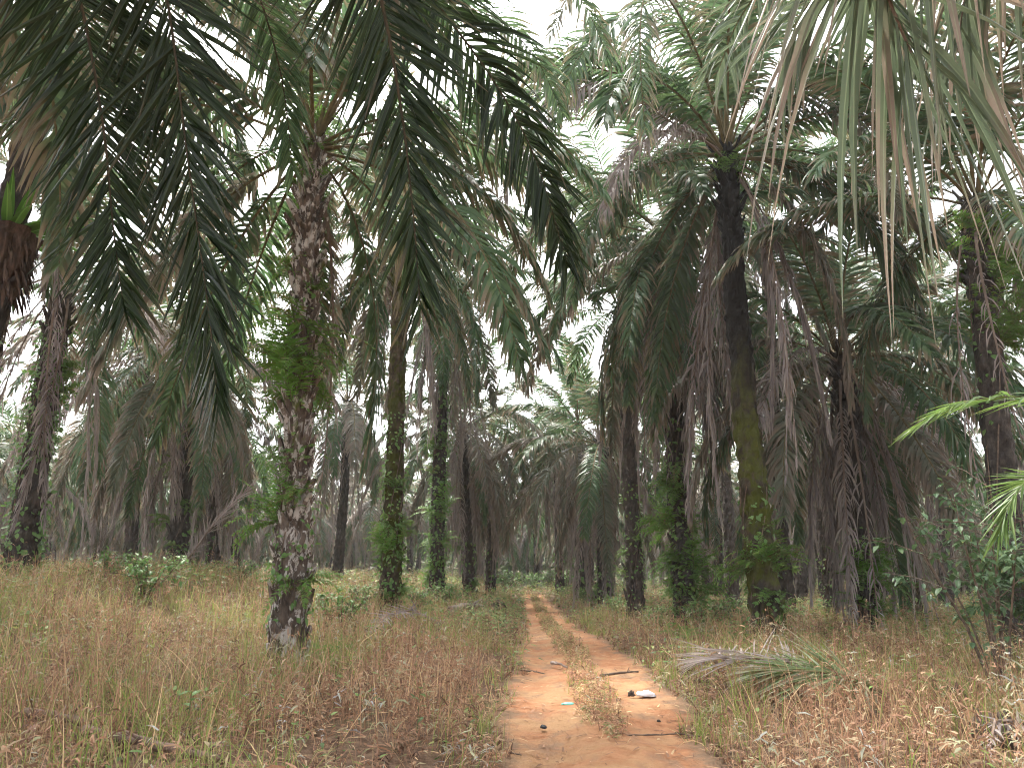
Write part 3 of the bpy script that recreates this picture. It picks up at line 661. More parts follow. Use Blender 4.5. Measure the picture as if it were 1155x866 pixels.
for i in range(34):
    a = 2 * math.pi * i / 34 + rg.uniform(-.15, .15); o = Vector((math.cos(a), math.sin(a), 0)); mb = MB()
    leaflet(mb, o * .3 + Vector((0, 0, .82)), o * rg.choice((.4, .8, 1.6, 2.6)) + UP, Vector((-o.y, o.x, 0)), rg.uniform(.9, 1.4), .17, 7, rg.uniform(.4, 1.2), rg.random(), True, rg)
    obj('leaf', mb.mesh('nest_leaf', [M['nest']]), nest)

# ------------------------------------------------------------------ ground and track
def grid_mesh(name, xs, ys, zf, mat, keep=None):
    nx, ny = len(xs), len(ys)
    V = np.array([[x, y, zf(x, y)] for y in ys for x in xs])
    I = np.arange(nx * ny).reshape(ny, nx)
    Fq = np.stack([I[:-1, :-1].ravel(), I[:-1, 1:].ravel(), I[1:, 1:].ravel(), I[1:, :-1].ravel()], 1)
    if keep is not None: Fq = Fq[[keep(*(V[f].mean(0)[:2])) for f in Fq]]
    me = np_mesh(name, V, Fq, np.full((len(V), 3), .5), mat)
    me.polygons.foreach_set('use_smooth', [True] * len(me.polygons)); return me
TC = .75     # centre line of the track
def road_h(x, y):
    x = x - tcx(y) + TC
    return -.028 * (math.exp(-((x - TC + .62) / .26) ** 2) + math.exp(-((x - TC - .62) / .30) ** 2)) + .035 * math.exp(-((x - TC) / .3) ** 2) + .018 * noise.noise(Vector((x * 5, y * 5, 0))) + .012 * noise.noise(Vector((x * 13, y * 13, 2)))
def half_l(y): return 1.16 + .16 * noise.noise(Vector((y * .35, 0, 0))) + .10 * noise.noise(Vector((y * 1.7, 4, 0))) - .25 * sstep(10, 30, y)
def half_r(y): return 1.18 - .48 * (1 - sstep(6.0, 9.5, y)) + .18 * noise.noise(Vector((y * .4, 9, 0))) + .10 * noise.noise(Vector((y * 1.9, 14, 0))) - .2 * sstep(14, 30, y)
def tcx(y): return TC - .75 * np.clip((y - 14) / 42, 0, 1)
def track_dip(x, y):
    return .035 * (1 - sstep(.9, 1.6, abs(x - tcx(y)))) * (1 - sstep(56, 60, y))
ys = np.concatenate([np.arange(-60, -6, 6.0), np.arange(-6, 70, .5), np.arange(70, 160, 3), np.array([170, 200, 250, 320, 420])])
xs = np.concatenate([[-420, -300, -220, -160], np.arange(-130, -26, 4.0), np.arange(-26, -4, 1.0), np.arange(-4, 6, .25), np.arange(6, 26, 1.0), np.arange(26, 131, 4.0), [160, 220, 300, 420]])
g = obj('ground', grid_mesh('ground', xs, ys, lambda x, y: terrain(x, y) - track_dip(x, y), M['soil'])); g['kind'] = 'structure'
mbs = []; rowsY = np.arange(-4, 57, .09); N = 34
V = []
for y in rowsY:
    l, r = tcx(y) - half_l(y), tcx(y) + half_r(y)
    for k in range(N + 1):
        x = l + (r - l) * k / N
        e = min(k, N - k) / N
        rut = road_h(x, y)
        V.append((x, y, terrain(x, y) + .004 + rut * min(1, e * 6) - (.03 if e == 0 else 0)))
V = np.array(V); I = np.arange(len(V)).reshape(len(rowsY), N + 1)
Fq = np.stack([I[:-1, :-1].ravel(), I[:-1, 1:].ravel(), I[1:, 1:].ravel(), I[1:, :-1].ravel()], 1)
ed = np.tile(np.minimum(np.arange(N + 1), N - np.arange(N + 1)) / (N / 2), len(rowsY)); me = np_mesh('dirt_road', V, Fq, np.stack([ed, ed, ed], 1), M['dirt']); me.polygons.foreach_set('use_smooth', [True] * len(me.polygons))
tag(obj('dirt_road', me), kind='structure')

# ------------------------------------------------------------------ ground vegetation (numpy)
rs = np.random.RandomState(3)
def terr_np(X, Y): return np.array([terrain(a, b) for a, b in zip(X, Y)])
def fbm(X, Y, s, o): return np.array([noise.fractal(Vector((a * s, b * s, o)), 1.0, 2.0, 3) for a, b in zip(X, Y)])
def strips(B, D, WV, L, W, segs, droop, C, tipc=None):
    """vectorised bending blades: base, direction, width vector, length, width"""
    n = len(B); p = B.copy(); d = D / np.linalg.norm(D, axis=1, keepdims=True)
    rows = []
    for k in range(segs + 1):
        u = k / segs; wv = WV - d * (WV * d).sum(1, keepdims=True); wv /= np.linalg.norm(wv, axis=1, keepdims=True) + 1e-9
        hw = (.5 * W * (1 - u ** 1.6 * .92) * (.6 + .4 * min(1, u * 3)))[:, None]
        rows.append((p - wv * hw, p + wv * hw))
        p = p + d * (L / segs)[:, None]
        d = d + np.array([[0, 0, -1.0]]) * (droop / segs)[:, None]; d /= np.linalg.norm(d, axis=1, keepdims=True)
    V = np.stack([x for r_ in rows for x in r_], 1)           # n, 2(segs+1), 3
    m = 2 * (segs + 1)
    f = np.array([[2 * k, 2 * k + 1, 2 * k + 3, 2 * k + 2] for k in range(segs)])
    Fq = (np.arange(n)[:, None, None] * m + f[None]).reshape(-1, 4)
    Cc = np.repeat(C[:, None], m, 1)
    return V.reshape(-1, 3), Fq, Cc.reshape(-1, 3)
def join(lst):
    off = 0; V, Fq, Cc = [], [], []
    for v, f, c in lst: V.append(v); Fq.append(f + off); Cc.append(c); off += len(v)
    return np.concatenate(V), np.concatenate(Fq), np.concatenate(Cc)
def scatter(bands):
    X, Y, S = [], [], []
    for (y0, y1, dens, sc_) in bands:
        n = int((y1 - y0) * (.78 * (y0 + y1) + 6) * dens)
        y = rs.uniform(y0, y1, n * 1); w = .78 * y + 3; k = rs.uniform(0, 1, n) < w / w.max(); y = y[k]; w = w[k]
        X.append(rs.uniform(-w, w)); Y.append(y); S.append(np.full(len(y), sc_))
    return np.concatenate(X), np.concatenate(Y), np.concatenate(S)
def rand_dir(n, spread):
    a = rs.uniform(0, 2 * np.pi, n); s = np.abs(rs.normal(0, spread, n))
    return np.stack([np.cos(a) * s, np.sin(a) * s, np.ones(n)], 1)
def hdir(n):
    a = rs.uniform(0, 2 * np.pi, n); return np.stack([np.cos(a), np.sin(a), np.zeros(n)], 1)
HL = np.vectorize(half_l); HR = np.vectorize(half_r)
def on_track(X, Y):
    sh = .10 + .08 * np.clip((Y - 8) / 12, 0, 1) + .06 * np.clip((Y - 20) / 15, 0, 1) + .13 * np.sin(Y * 2.3 + np.sign(X - tcx(Y)) * 2)
    return (X > tcx(Y) - HL(Y) + sh) & (X < tcx(Y) + HR(Y) - sh) & (Y < 50)
def centre(X, Y):
    w = .26 + .06 * np.sin(Y * 1.3); return (np.abs(X - tcx(Y) - .03) < w * np.clip((Y - 7.2) / 1.5, .3, 1)) & (Y > 7.4)
PAL = np.array([1.58, 1.43, 1.28]) * np.array([[.235, .150, .100], [.19, .118, .080], [.32, .225, .145], [.41, .325, .205], [.145, .090, .062], [.27, .165, .115], [.095, .060, .045]])
def pick(n, wts):
    c = PAL[rs.choice(len(PAL), n, p=np.array(wts) / sum(wts))]; return c * rs.uniform(.75, 1.25, (n, 1))
out = []
# dry branching weeds with curled leaves
X, Y, S = scatter([(3.5, 9, 75, 1), (9, 15, 50, 1.05), (15, 25, 24, 1.2), (25, 45, 10, 1.4), (45, 70, 4.5, 1.7), (70, 100, 1.5, 2.2)])
tr = on_track(X, Y); ce = centre(X, Y)
edge = np.minimum(np.abs(X - (tcx(Y) - HL(Y))), np.abs(X - (tcx(Y) + HR(Y))))
keep = (~tr) | (ce & (rs.uniform(0, 1, len(X)) < .9))
fb = fbm(X, Y, .45, 2.0)
keep &= rs.uniform(0, 1, len(X)) < np.clip(.85 + fb * .6, .35, 1)
X, Y, S, fb, ce, tr, edge = X[keep], Y[keep], S[keep], fb[keep], (ce & tr)[keep], tr[keep], edge[keep]
n = len(X); Z = terr_np(X, Y)
patch = fbm(X, Y, 1.1, 44.0); hgt = rs.uniform(.16, .56, n) * np.clip(1 + fb * .9 + patch * 1.3, .3, 1.9) * np.where(X < -3, 1.12, 1.0) * S ** .5
hgt *= np.where(tr, .38, np.clip(.42 + edge * .75, .42, 1)) 
D = rand_dir(n, .38); B = np.stack([X, Y, Z - .02], 1)
pc = pick(n, [5, 4, 3.6, 1.0, 3.0, 4.4, 2.2]) * np.clip(1 + patch * .9, .55, 1.5)[:, None]
out.append(strips(B, D, hdir(n), hgt, .007 * S, 3, rs.uniform(0, .35, n), pc * .85))
Dn = D / np.linalg.norm(D, axis=1, keepdims=True)
for k in range(9):
    u = rs.uniform(.15, 1.0, n); sel = rs.uniform(0, 1, n) < np.where(Y < 25, 1, .7)
    b = (B + Dn * (hgt * u)[:, None])[sel]; m = len(b)
    d = hdir(m) * rs.uniform(.5, 1.3, (m, 1)) + np.array([[0, 0, 1]]) * rs.uniform(-.5, .9, (m, 1))
    L = rs.uniform(.04, .14, m) * S[sel] * np.where(tr[sel], .7, 1); out.append(strips(b, d, hdir(m) + .3 * rs.normal(0, 1, (m, 3)), L, rs.uniform(.009, .028, m) * S[sel], 2, rs.uniform(.2, 2.2, m), np.clip(pc[sel] * rs.uniform(.7, 1.2, (m, 1)), 0, .40)))
# weeds on the strip between the wheel ruts
n = 2600; Y = 7.6 + 44 * rs.uniform(0, 1, n) ** 1.35; wd = np.clip((Y - 7.2) / 1.6, .25, 1) * (.27 + .05 * np.sin(Y * 1.7)) ; X = tcx(Y) + .02 + rs.normal(0, .5, n).clip(-1, 1) * wd
fbs = fbm(X, Y, .8, 31.0); k_ = rs.uniform(0, 1, n) < np.clip(.75 + fbs, .2, 1); X, Y, fbs = X[k_], Y[k_], fbs[k_]; n = len(X)
B = np.stack([X, Y, terr_np(X, Y)], 1); hgt = rs.uniform(.04, .20, n) * np.clip(1 + fbs, .5, 1.6); D = rand_dir(n, .4); S = 1 + Y * .02
GRN = np.array([[.22, .25, .09], [.30, .31, .13]]); isg = rs.uniform(0, 1, n) < np.where(Y > 16, .45, .22)
pc = np.where(isg[:, None], GRN[rs.choice(2, n)], pick(n, [3, 3, 4, 4, 1.5, 3, .8]))
out.append(strips(B, D, hdir(n), hgt, .007 * S, 3, rs.uniform(.1, 1.2, n), pc))
Dn = D / np.linalg.norm(D, axis=1, keepdims=True)
for k in range(6):
    b = B + Dn * (hgt * rs.uniform(.1, 1, n))[:, None]; d = hdir(n) + np.array([[0, 0, 1]]) * rs.uniform(-.4, .8, (n, 1))
    out.append(strips(b, d, hdir(n) + .3 * rs.normal(0, 1, (n, 3)), rs.uniform(.03, .10, n) * S, rs.uniform(.006, .016, n) * S, 2, rs.uniform(.2, 2, n), pc * rs.uniform(.75, 1.25, (n, 1))))
# straw blades, leaning and broken
X, Y, S = scatter([(3.5, 9, 150, 1), (9, 16, 95, 1.1), (16, 28, 36, 1.4), (28, 50, 14, 1.9), (50, 90, 4, 2.6)])
tr = on_track(X, Y); fb2 = fbm(X, Y, .3, 7.0)
keep = ((~tr) | (centre(X, Y) & (rs.uniform(0, 1, len(X)) < .8))) & (rs.uniform(0, 1, len(X)) < np.clip(.5 + fb2 * 1.6, .06, 1))
X, Y, S, tr = X[keep], Y[keep], S[keep], tr[keep]; n = len(X); B = np.stack([X, Y, terr_np(X, Y) - .02], 1)
L = rs.uniform(.25, .8, n) * np.where(tr, .35, 1) * np.where(X < -2, 1.25, 1); L = L * np.where(np.minimum(np.abs(X - (tcx(Y) - HL(Y))), np.abs(X - (tcx(Y) + HR(Y)))) < .35, .5, 1)
out.append(strips(B, rand_dir(n, .5), hdir(n), L, rs.uniform(.004, .013, n) * S, 4, rs.uniform(.1, 2.2, n), pick(n, [3, 1.5, 4, 3.4, 1, 4, .4])))
# fallen leaf litter at the feet of the weeds
X, Y, S = scatter([(3.5, 10, 110, .8), (10, 22, 45, 1.1), (22, 40, 8, 1.8)])
tr = on_track(X, Y); keep = (~tr) | (rs.uniform(0, 1, len(X)) < .28); X, Y, S = X[keep], Y[keep], S[keep]; n = len(X)
B = np.stack([X, Y, terr_np(X, Y) + rs.uniform(.006, .03, n) + np.where(tr[keep], [.004 + road_h(a, b) for a, b in zip(X, Y)], 0)], 1)
d = hdir(n); d[:, 2] = rs.uniform(-.05, .25, n); wv = np.stack([-d[:, 1], d[:, 0], rs.uniform(-.4, .4, n)], 1)
out.append(strips(B, d, wv, rs.uniform(.04, .16, n), rs.uniform(.008, .035, n), 2, rs.uniform(0, .3, n), pick(n, [3, 3, 3, 2, 3, 3, 2])))
n = 1500; Y = rs.uniform(5, 24, n); X = tcx(Y) + rs.uniform(-1.15, 1.1, n); B = np.stack([X, Y, [terrain(a, b) + .009 + road_h(a, b) for a, b in zip(X, Y)]], 1)
d = hdir(n); d[:, 2] = rs.uniform(0, .12, n); wv = np.stack([-d[:, 1], d[:, 0], rs.uniform(-.4, .4, n)], 1)
out.append(strips(B, d, wv, rs.uniform(.03, .22, n), rs.uniform(.004, .012, n), 3, rs.uniform(0, .15, n), pick(n, [2, 3, 1, 1, 4, 2, 5])))
v, f, c = join(out)
tag(obj('dry_undergrowth', np_mesh('dry_undergrowth', v, f, c, M['dry'])), 'knee-high dry brown weeds and straw covering the ground beside the track', 'undergrowth', None, 'stuff')
# green grass
out = []
X, Y, S = scatter([(3.5, 9, 75, 1), (9, 16, 60, 1.1), (16, 28, 26, 1.4), (28, 50, 9, 1.9), (50, 90, 3, 2.6)])
tr = on_track(X, Y); fb3 = fbm(X, Y, .38, 12.0)
edge = np.minimum(np.abs(X - (tcx(Y) - HL(Y))), np.abs(X - (tcx(Y) + HR(Y))))
pr = np.clip(.10 + fb3 * 1.9, .02, 1) + np.where((X < -2.5) & (Y > 5), .20, 0) + np.where((edge < .3) & ~tr, .25, 0) + np.where(Y > 14, .04, 0) + np.where(X < -3, .06, 0)
keep = ((~tr) | (centre(X, Y) & (Y > 9))) & (rs.uniform(0, 1, len(X)) < pr)
X, Y, S, tr, edge = X[keep], Y[keep], S[keep], tr[keep], edge[keep]; n0 = len(X)
rep = 4; X = np.repeat(X, rep) + rs.normal(0, .05, n0 * rep); Y = np.repeat(Y, rep) + rs.normal(0, .05, n0 * rep); S = np.repeat(S, rep); tr = np.repeat(tr, rep); edge = np.repeat(edge, rep); n = len(X)
B = np.stack([X, Y, terr_np(X, Y) - .02], 1)
L = rs.uniform(.2, .72, n) * np.where(tr, .3, 1) * np.where(edge < .35, .5, 1)
gp = np.array([[.22, .28, .07], [.33, .34, .12], [.19, .26, .065], [.42, .37, .18], [.27, .35, .075]])
out.append(strips(B, rand_dir(n, .4), hdir(n), L, rs.uniform(.005, .013, n) * S, 4, rs.uniform(.2, 1.7, n), gp[rs.choice(5, n)] * rs.uniform(.8, 1.2, (n, 1))))
v, f, c = join(out)
tag(obj('green_grass', np_mesh('green_grass', v, f, c, M['grass'])), 'thin green grass blades growing through the dry weeds', 'grass', None, 'stuff')
# low leafy ground cover
out = []
X, Y, S = scatter([(4, 10, 14, .8), (10, 18, 20, 1), (18, 30, 22, 1.5), (30, 60, 10, 2.2), (60, 100, 3, 3.2)])
tr = on_track(X, Y); fb4 = fbm(X, Y, .30, 21.0)
pr = np.clip(fb4 * 1.6 - .10, 0, 1) + np.where(Y > 24, .10, .02)
keep = (~tr) & (edge.min() > -1) & (rs.uniform(0, 1, len(X)) < pr); X, Y, S = X[keep], Y[keep], S[keep]
rep = 7; n = len(X) * rep; X = np.repeat(X, rep) + rs.normal(0, .10, n); Y = np.repeat(Y, rep) + rs.normal(0, .10, n); S = np.repeat(S, rep)
B = np.stack([X, Y, terr_np(X, Y) + rs.uniform(.03, .5, n) * S ** .4], 1)
gp = np.array([[.11, .18, .05], [.17, .26, .07], [.22, .30, .10], [.09, .14, .05], [.26, .27, .09]])
d = hdir(n); d[:, 2] = rs.uniform(-.4, .6, n); wv = np.stack([-d[:, 1], d[:, 0], rs.uniform(-.4, .4, n)], 1)
L = rs.uniform(.05, .11, n) * S
out.append(strips(B, d, wv, L, L * .5, 3, rs.uniform(.1, .8, n), gp[rs.choice(5, n)] * rs.uniform(.75, 1.2, (n, 1))))
v, f, c = join(out)
tag(obj('leafy_ground_cover', np_mesh('leafy_ground_cover', v, f, c, M['grass'])), 'low green creeping leaves scattered through the dry weeds', 'ground cover', None, 'stuff')

out = []
n = 48000; Y = rs.uniform(84, 165, n); X = rs.uniform(-1, 1, n) * (.8 * Y + 6); B = np.stack([X, Y, terr_np(X, Y) + 7.0 * rs.uniform(0, 1, n) ** 1.5 * np.clip(.8 + .35 * np.sin(X * .35 + Y * .2), .55, 1)], 1)
d = hdir(n); d[:, 2] = rs.uniform(-.5, .8, n); L = rs.uniform(.5, 1.3, n)
gp = np.array([[.10, .14, .06], [.13, .19, .08], [.19, .20, .12], [.22, .19, .14]])
out.append(strips(B, d, rs.normal(0, 1, (n, 3)), L, L * .4, 3, rs.uniform(.1, 1, n), gp[rs.choice(4, n)] * rs.uniform(.75, 1.2, (n, 1))))
v, f, c = join(out)
tag(obj('far_undergrowth', np_mesh('far_undergrowth', v, f, c, M['grass'])), 'hazy green undergrowth between the farthest palms', 'undergrowth', None, 'stuff')

# ------------------------------------------------------------------ shrubs, seedlings, young palm
def bush_mesh(seed, h, w, n, size, mat, stems=7):
    rg = random.Random(seed); mb = MB(); st = MB(); tips = []
    for i in range(stems):
        a = rg.uniform(0, 6.28); l = rg.uniform(.6, 1) * h; o = Vector((math.cos(a), math.sin(a), 0)) * rg.uniform(.1, 1) * w * .5
        pts = [Vector((0, 0, -.05)) + o * .1, o * .35 + UP * l * .35, o * .75 + UP * l * .7, o + UP * l]
        st.tube(pts, [.018, .014, .010, .004], 5); tips.append(pts)
        for j in range(3):
            q = pts[1].lerp(pts[3], rg.uniform(.1, .9)); e = q + Vector((rg.uniform(-1, 1), rg.uniform(-1, 1), rg.uniform(-.2, .6))) * w * .3
            st.tube([q, q.lerp(e, .5) + UP * .04, e], [.007, .006, .003], 4); tips.append([q, q.lerp(e, .4), q.lerp(e, .8), e])
    for i in range(n):
        b = rg.choice(tips); u = rg.uniform(.05, 3); k = min(2, int(u)); q = b[k].lerp(b[k + 1], u - k)
        d = Vector((rg.uniform(-1, 1), rg.uniform(-1, 1), rg.uniform(-.7, .5))).normalized()
        L = size * rg.uniform(.6, 1.3); leaf_blade(mb, q + d * rg.uniform(0, .06), d, UP + d * .2, L, L * .48, rg.random())
    return mb.mesh('bush_foliage', [mat]), st.mesh('bush_stems', [M['twig']])
def shrub(name, label, cat, loc, meshes, rz=0, s=1.0, group=None):
    o = empty(name, loc, rz); tag(o, label, cat, group); o.scale = (s, s, s)
    obj('foliage', meshes[0], o); obj('stems', meshes[1], o); return o
b = at(1122, 700, 9.5)
shrub('leafy_shrub', 'tall loose shrub with small dark green leaves on thin stems near the right photo edge', 'shrub', (b.x, 9.5, terrain(b.x, 9.5)), bush_mesh(3, 3.0, 2.7, 900, .13, M['shrub'], 12))
b = at(1178, 700, 10.5)
shrub('leafy_shrub', 'shrub with drooping broad leaves crowding the right photo edge behind the tall loose one', 'shrub', (b.x, 10.5, terrain(b.x, 10.5)), bush_mesh(4, 2.7, 1.8, 900, .17, M['shrub'], 9))
BM = [bush_mesh(20 + k, 1.0, 1.7, 520, .14, M['vine'], 12) for k in range(3)]
spots = [(35, 640, 20, 'beside the vine-covered trunk at the left edge'), (120, 650, 19, 'on the left bank midway to the rough trunk'), (165, 655, 17, 'with pale leaves above the dry weeds of the left bank'),
         (270, 660, 24, 'behind the rough lichen trunk on its left side'), (385, 700, 17, 'right of the rough lichen trunk foot'), (412, 690, 22, 'at the left foot of the mossy trunk'),
         (470, 690, 25, 'at the right foot of the mossy trunk'), (508, 680, 31, 'at the foot of the dark vine-hung palm'), (600, 660, 68, 'closing the far end of the track, in front'), (640, 665, 60, 'right of the far end of the track'),
         (745, 705, 21, 'left of the vine-wrapped trunk'), (792, 708, 20, 'right of the vine-wrapped trunk'), (815, 690, 24, 'between the vine-wrapped trunk and the mossy one'), (700, 695, 30, 'at the foot of the slim brown trunk'),
         (668, 690, 38, 'under the skirted palm right of the track'), (1010, 690, 24, 'beside the leaning ferny palm'), (570, 660, 58, 'left of the far end of the track'), (622, 655, 74, 'closing the far end of the track, behind')]
for i, (px, py, Y, w) in enumerate(spots):
    b = at(px, py, Y); shrub('green_bush', f'low bright green leafy bush {w}', 'bush', (b.x, Y, terrain(b.x, Y)), BM[i % 3], i * 1.3, (.75 + .25 * ((i * 7) % 5) / 4) * (1.9 if Y > 55 else 1), 'green bushes among the palms')
# ferns rooted in the ground
for i, (px, py, w) in enumerate([(150, 640, 'on the left bank below the thin brown trunk'), (372, 735, 'right of the rough lichen trunk'), (425, 705, 'by the mossy trunk left of the track'), (888, 722, 'right of the mossy trunk foot'),
                                 (845, 712, 'left of the mossy trunk foot'), (955, 712, 'left of the leaning palm foot'), (1003, 715, 'right of the leaning palm foot'), (770, 708, 'at the vine-wrapped palm foot')]):
    q = ground(px, py + 12); o = obj('ground_fern', FERN[i % 4], None, (q.x, q.y, q.z - .02), (0, 0, i * 1.1), .95); tag(o, f'arching green fern growing from the ground {w}', 'fern', 'ferns on the ground')
# yellow-green lone leaves on sprouts
def sprout(label, px, py, leaves, size, mat='vine'):
    q = ground(px, py); rg = random.Random(int(px)); o = empty('seedling', q); tag(o, label, 'seedling')
    st = MB(); st.tube([Vector((0, 0, -.02)), Vector((.01, 0, .2)), Vector((.02, .01, .42))], [.006, .005, .003], 5); obj('stem', st.mesh('seedling_stem', [M['stem']]), o)
    for i in range(leaves):
        mb = MB(); a = i * 2.4 + rg.random(); d = Vector((math.cos(a), math.sin(a), rg.uniform(-.2, .5)))
        leaf_blade(mb, Vector((.02, .01, .25 + .17 * i / max(1, leaves - 1))), d, UP, size * rg.uniform(.8, 1.2), size * .6, rg.random()); obj('leaf', mb.mesh('seedling_leaf', [M[mat]]), o)
sprout('small bright green seedling alone in the dry weeds right of the fallen frond', 1022, 782, 4, .15, 'leaf_young')
sprout('yellow-green seedling low in the weeds at the lower right', 1055, 806, 5, .15, 'leaf_young')
sprout('seedling with one yellowish leaf in the weeds left of the track', 470, 828, 4, .10, 'leaf_young')
sprout('small leafy green seedling in the weeds at the bottom left', 208, 836, 5, .13)
sprout('green seedling at the right foot of the rough lichen trunk', 405, 706, 7, .2)
# young palm at the right edge
b = Vector((5.35, 6.6, terrain(5.35, 6.6))); yp = empty('young_palm', b); tag(yp, 'young palm at the right photo edge with bright yellow-green fronds reaching in', 'palm')
mb = MB(); mb.tube([Vector((0, 0, -.1)), Vector((0, 0, .8)), Vector((.02, 0, 1.5))], [.14, .13, .09], 12); obj('trunk', mb.mesh('young_trunk', [M['bark_brown']], True), yp)
tgt = [[at(1250, 470, 6.5), at(1160, 448, 6.3), at(1095, 452, 6.2), at(1060, 465, 6.1), at(1038, 478, 6.1)], [at(1215, 560, 6.5), at(1180, 540, 6.3), at(1155, 545, 6.2), at(1138, 570, 6.1), at(1128, 598, 6.1)],
       [b + Vector((.2, .3, 2.2)), b + Vector((.5, .9, 3.0)), b + Vector((.9, 1.5, 3.1)), b + Vector((1.2, 2.0, 2.8))], [b + Vector((.2, -.3, 2.2)), b + Vector((.7, -.7, 2.9)), b + Vector((1.4, -1.2, 2.6))], [b + Vector((0, .1, 2.3)), b + Vector((-.05, .25, 3.2)), b + Vector((-.1, .5, 3.9))]]
for i, pts in enumerate(tgt):
    pts = [Vector((0, 0, 1.4))] + [q - b for q in pts]; o2 = []
    for k in range(len(pts) - 1):
        p0, p1, p2, p3 = pts[max(0, k - 1)], pts[k], pts[k + 1], pts[min(len(pts) - 1, k + 2)]
        for s in range(4):
            t_ = s / 4; o2.append(.5 * ((2 * p1) + (p2 - p0) * t_ + (2 * p0 - 5 * p1 + 4 * p2 - p3) * t_ * t_ + (3 * p1 - p0 - 3 * p2 + p3) * t_ ** 3))
    o2.append(pts[-1]); mb = MB(); pinnate(mb, o2, 36, .50, .028, .35, 12, a0=50, a1=18, segs=3, s0=.35, seed=90 + i, rr=.014, fold=True, tip_len=.6); obj('frond', mb.mesh('young_frond', [M['leaf_young'], M['stem']]), yp)

# ------------------------------------------------------------------ things lying about
def gpt(px, py, dz): q = ground(px, py); return q + Vector((0, 0, dz))
def fallen(label, pts, mat, pet, n, lmax, seed, **k):
    o = empty('fallen_frond', pts[0]); tag(o, label, 'palm frond'); mb = MB()
    pp = [q - pts[0] for q in pts]; o2 = []
    for a, b_ in zip(pp[:-1], pp[1:]): o2 += [a.lerp(b_, s / 4) for s in range(4)]
    o2.append(pp[-1]); r_ = MB(); n0 = len(o2)
    pinnate(mb, o2, n, lmax, .036, .25, 26, seed=seed, segs=4, fold=True, rr=.0001, pet_m=0, **k)
    obj('leaflets', mb.mesh('fallen_leaflets', [M[mat]]), o)
    r_.tube(o2, [.028 * (1.2 - i / n0) for i in range(n0)], 6); obj('rachis', r_.mesh('fallen_rachis', [M[pet]]), o); return o
fallen('dry brown fallen frond sprawled on the weeds, left of the green fallen one', [gpt(930, 790, .30), gpt(880, 785, .42), gpt(830, 777, .40), gpt(780, 767, .26)], 'leaf_dead', 'petiole_dead', 70, .85, 71, a0=60, a1=25, s0=.05)
fallen('green fallen palm frond lying on the weeds in front of the mossy trunk', [gpt(1000, 800, .15), gpt(955, 802, .36), gpt(900, 796, .40), gpt(850, 788, .28)], 'leaf_mid', 'petiole', 74, .9, 72, a0=55, a1=25, s0=.08)
fallen('orange-brown dead frond piled at the foot of the mossy trunk left of the track', [gpt(495, 715, .25), gpt(465, 708, .45), gpt(435, 716, .42), gpt(415, 730, .2)], 'leaf_dead', 'petiole_dead', 46, .7, 73, a0=50, a1=25, s0=.1)
fallen('curled dry frond end among dark litter at the lower right corner', [gpt(1180, 862, .05), gpt(1150, 846, .22), gpt(1128, 848, .24), gpt(1115, 866, .05)], 'leaf_dead', 'petiole_dead', 16, .22, 74, a0=45, a1=20, s0=.1)
for i, (pts, lab) in enumerate([([(330, 560), (250, 600), (190, 640)], 'long grey dead frond leaning against the left bank beside the dark palms')]):
    q = [at(285, 545, 22), at(245, 585, 22), at(205, 625, 22)]; q[2].z = terrain(q[2].x, 22) + .3
    fallen(lab, [q[2], q[1], q[0]], 'leaf_dead', 'petiole_dead', 50, .8, 75, a0=40, a1=20, s0=.1)
def stick(name, label, pts, rad, mat, n=7, cat='branch', seed=0):
    rg = random.Random(seed); o2 = []
    for a, b_ in zip(pts[:-1], pts[1:]):
        for s in range(5): o2.append(a.lerp(b_, s / 5) + Vector((rg.uniform(-1, 1), rg.uniform(-1, 1), rg.uniform(-.5, 1))) * rad * .35)
    o2.append(pts[-1]); org = o2[0].copy(); o2 = [q - org for q in o2]; mb = MB(); N_ = len(o2)
    mb.tube(o2, [rad * (1 - .45 * i / N_) * rg.uniform(.85, 1.12) for i in range(N_)], n)
    for k in range(2):
        i = rg.randint(1, N_ - 2); e = Vector((rg.uniform(-1, 1), rg.uniform(-1, 1), rg.uniform(.1, .6))).normalized() * rad * 4
        mb.tube([o2[i], o2[i] + e * .5, o2[i] + e], [rad * .35, rad * .3, rad * .15], 5)
    o = obj(name, mb.mesh(name, [M[mat]], True)); o.location = org; tag(o, label, cat); return o
stick('fallen_branch', 'reddish grey branch lying in the weeds at the bottom left', [gpt(95, 838, .10), gpt(160, 850, .09), gpt(245, 866, .06)], .05, 'branchwood', seed=1)
stick('fallen_branch', 'short broken grey branch in the weeds at the far bottom left', [gpt(20, 822, .14), gpt(60, 826, .14), gpt(95, 829, .12)], .055, 'branchwood', seed=2)
stick('fallen_branch', 'dark stick lying across the right wheel rut', [gpt(678, 764, .03), gpt(700, 763, .05), gpt(720, 761, .05)], .022, 'twig', seed=3)
stick('fallen_branch', 'thin dark stick across the left wheel rut', [gpt(586, 757, .02), gpt(600, 759, .03), gpt(614, 761, .02)], .014, 'twig', seed=4)
stick('fallen_branch', 'pale curved stick on the grassy strip between the wheel ruts', [gpt(622, 752, .06), gpt(632, 756, .10), gpt(640, 757, .06)], .025, 'wood', seed=5)
stick('fallen_branch', 'small dark stick on the track farther off, near the right row', [gpt(630, 722, .02), gpt(638, 721, .04)], .05, 'rot', seed=6)
stick('fallen_branch', 'pale stick lying crosswise on the far part of the track', [gpt(572, 703, .02), gpt(592, 703, .03)], .05, 'wood', seed=7)
stick('fallen_twig', 'long thin twig snaking across the front of the track to its right side', [gpt(668, 829, .01), gpt(700, 832, .015), gpt(740, 831, .015), gpt(765, 830, .02), gpt(792, 833, .02)], .010, 'twig', 5, 'twig', 8)
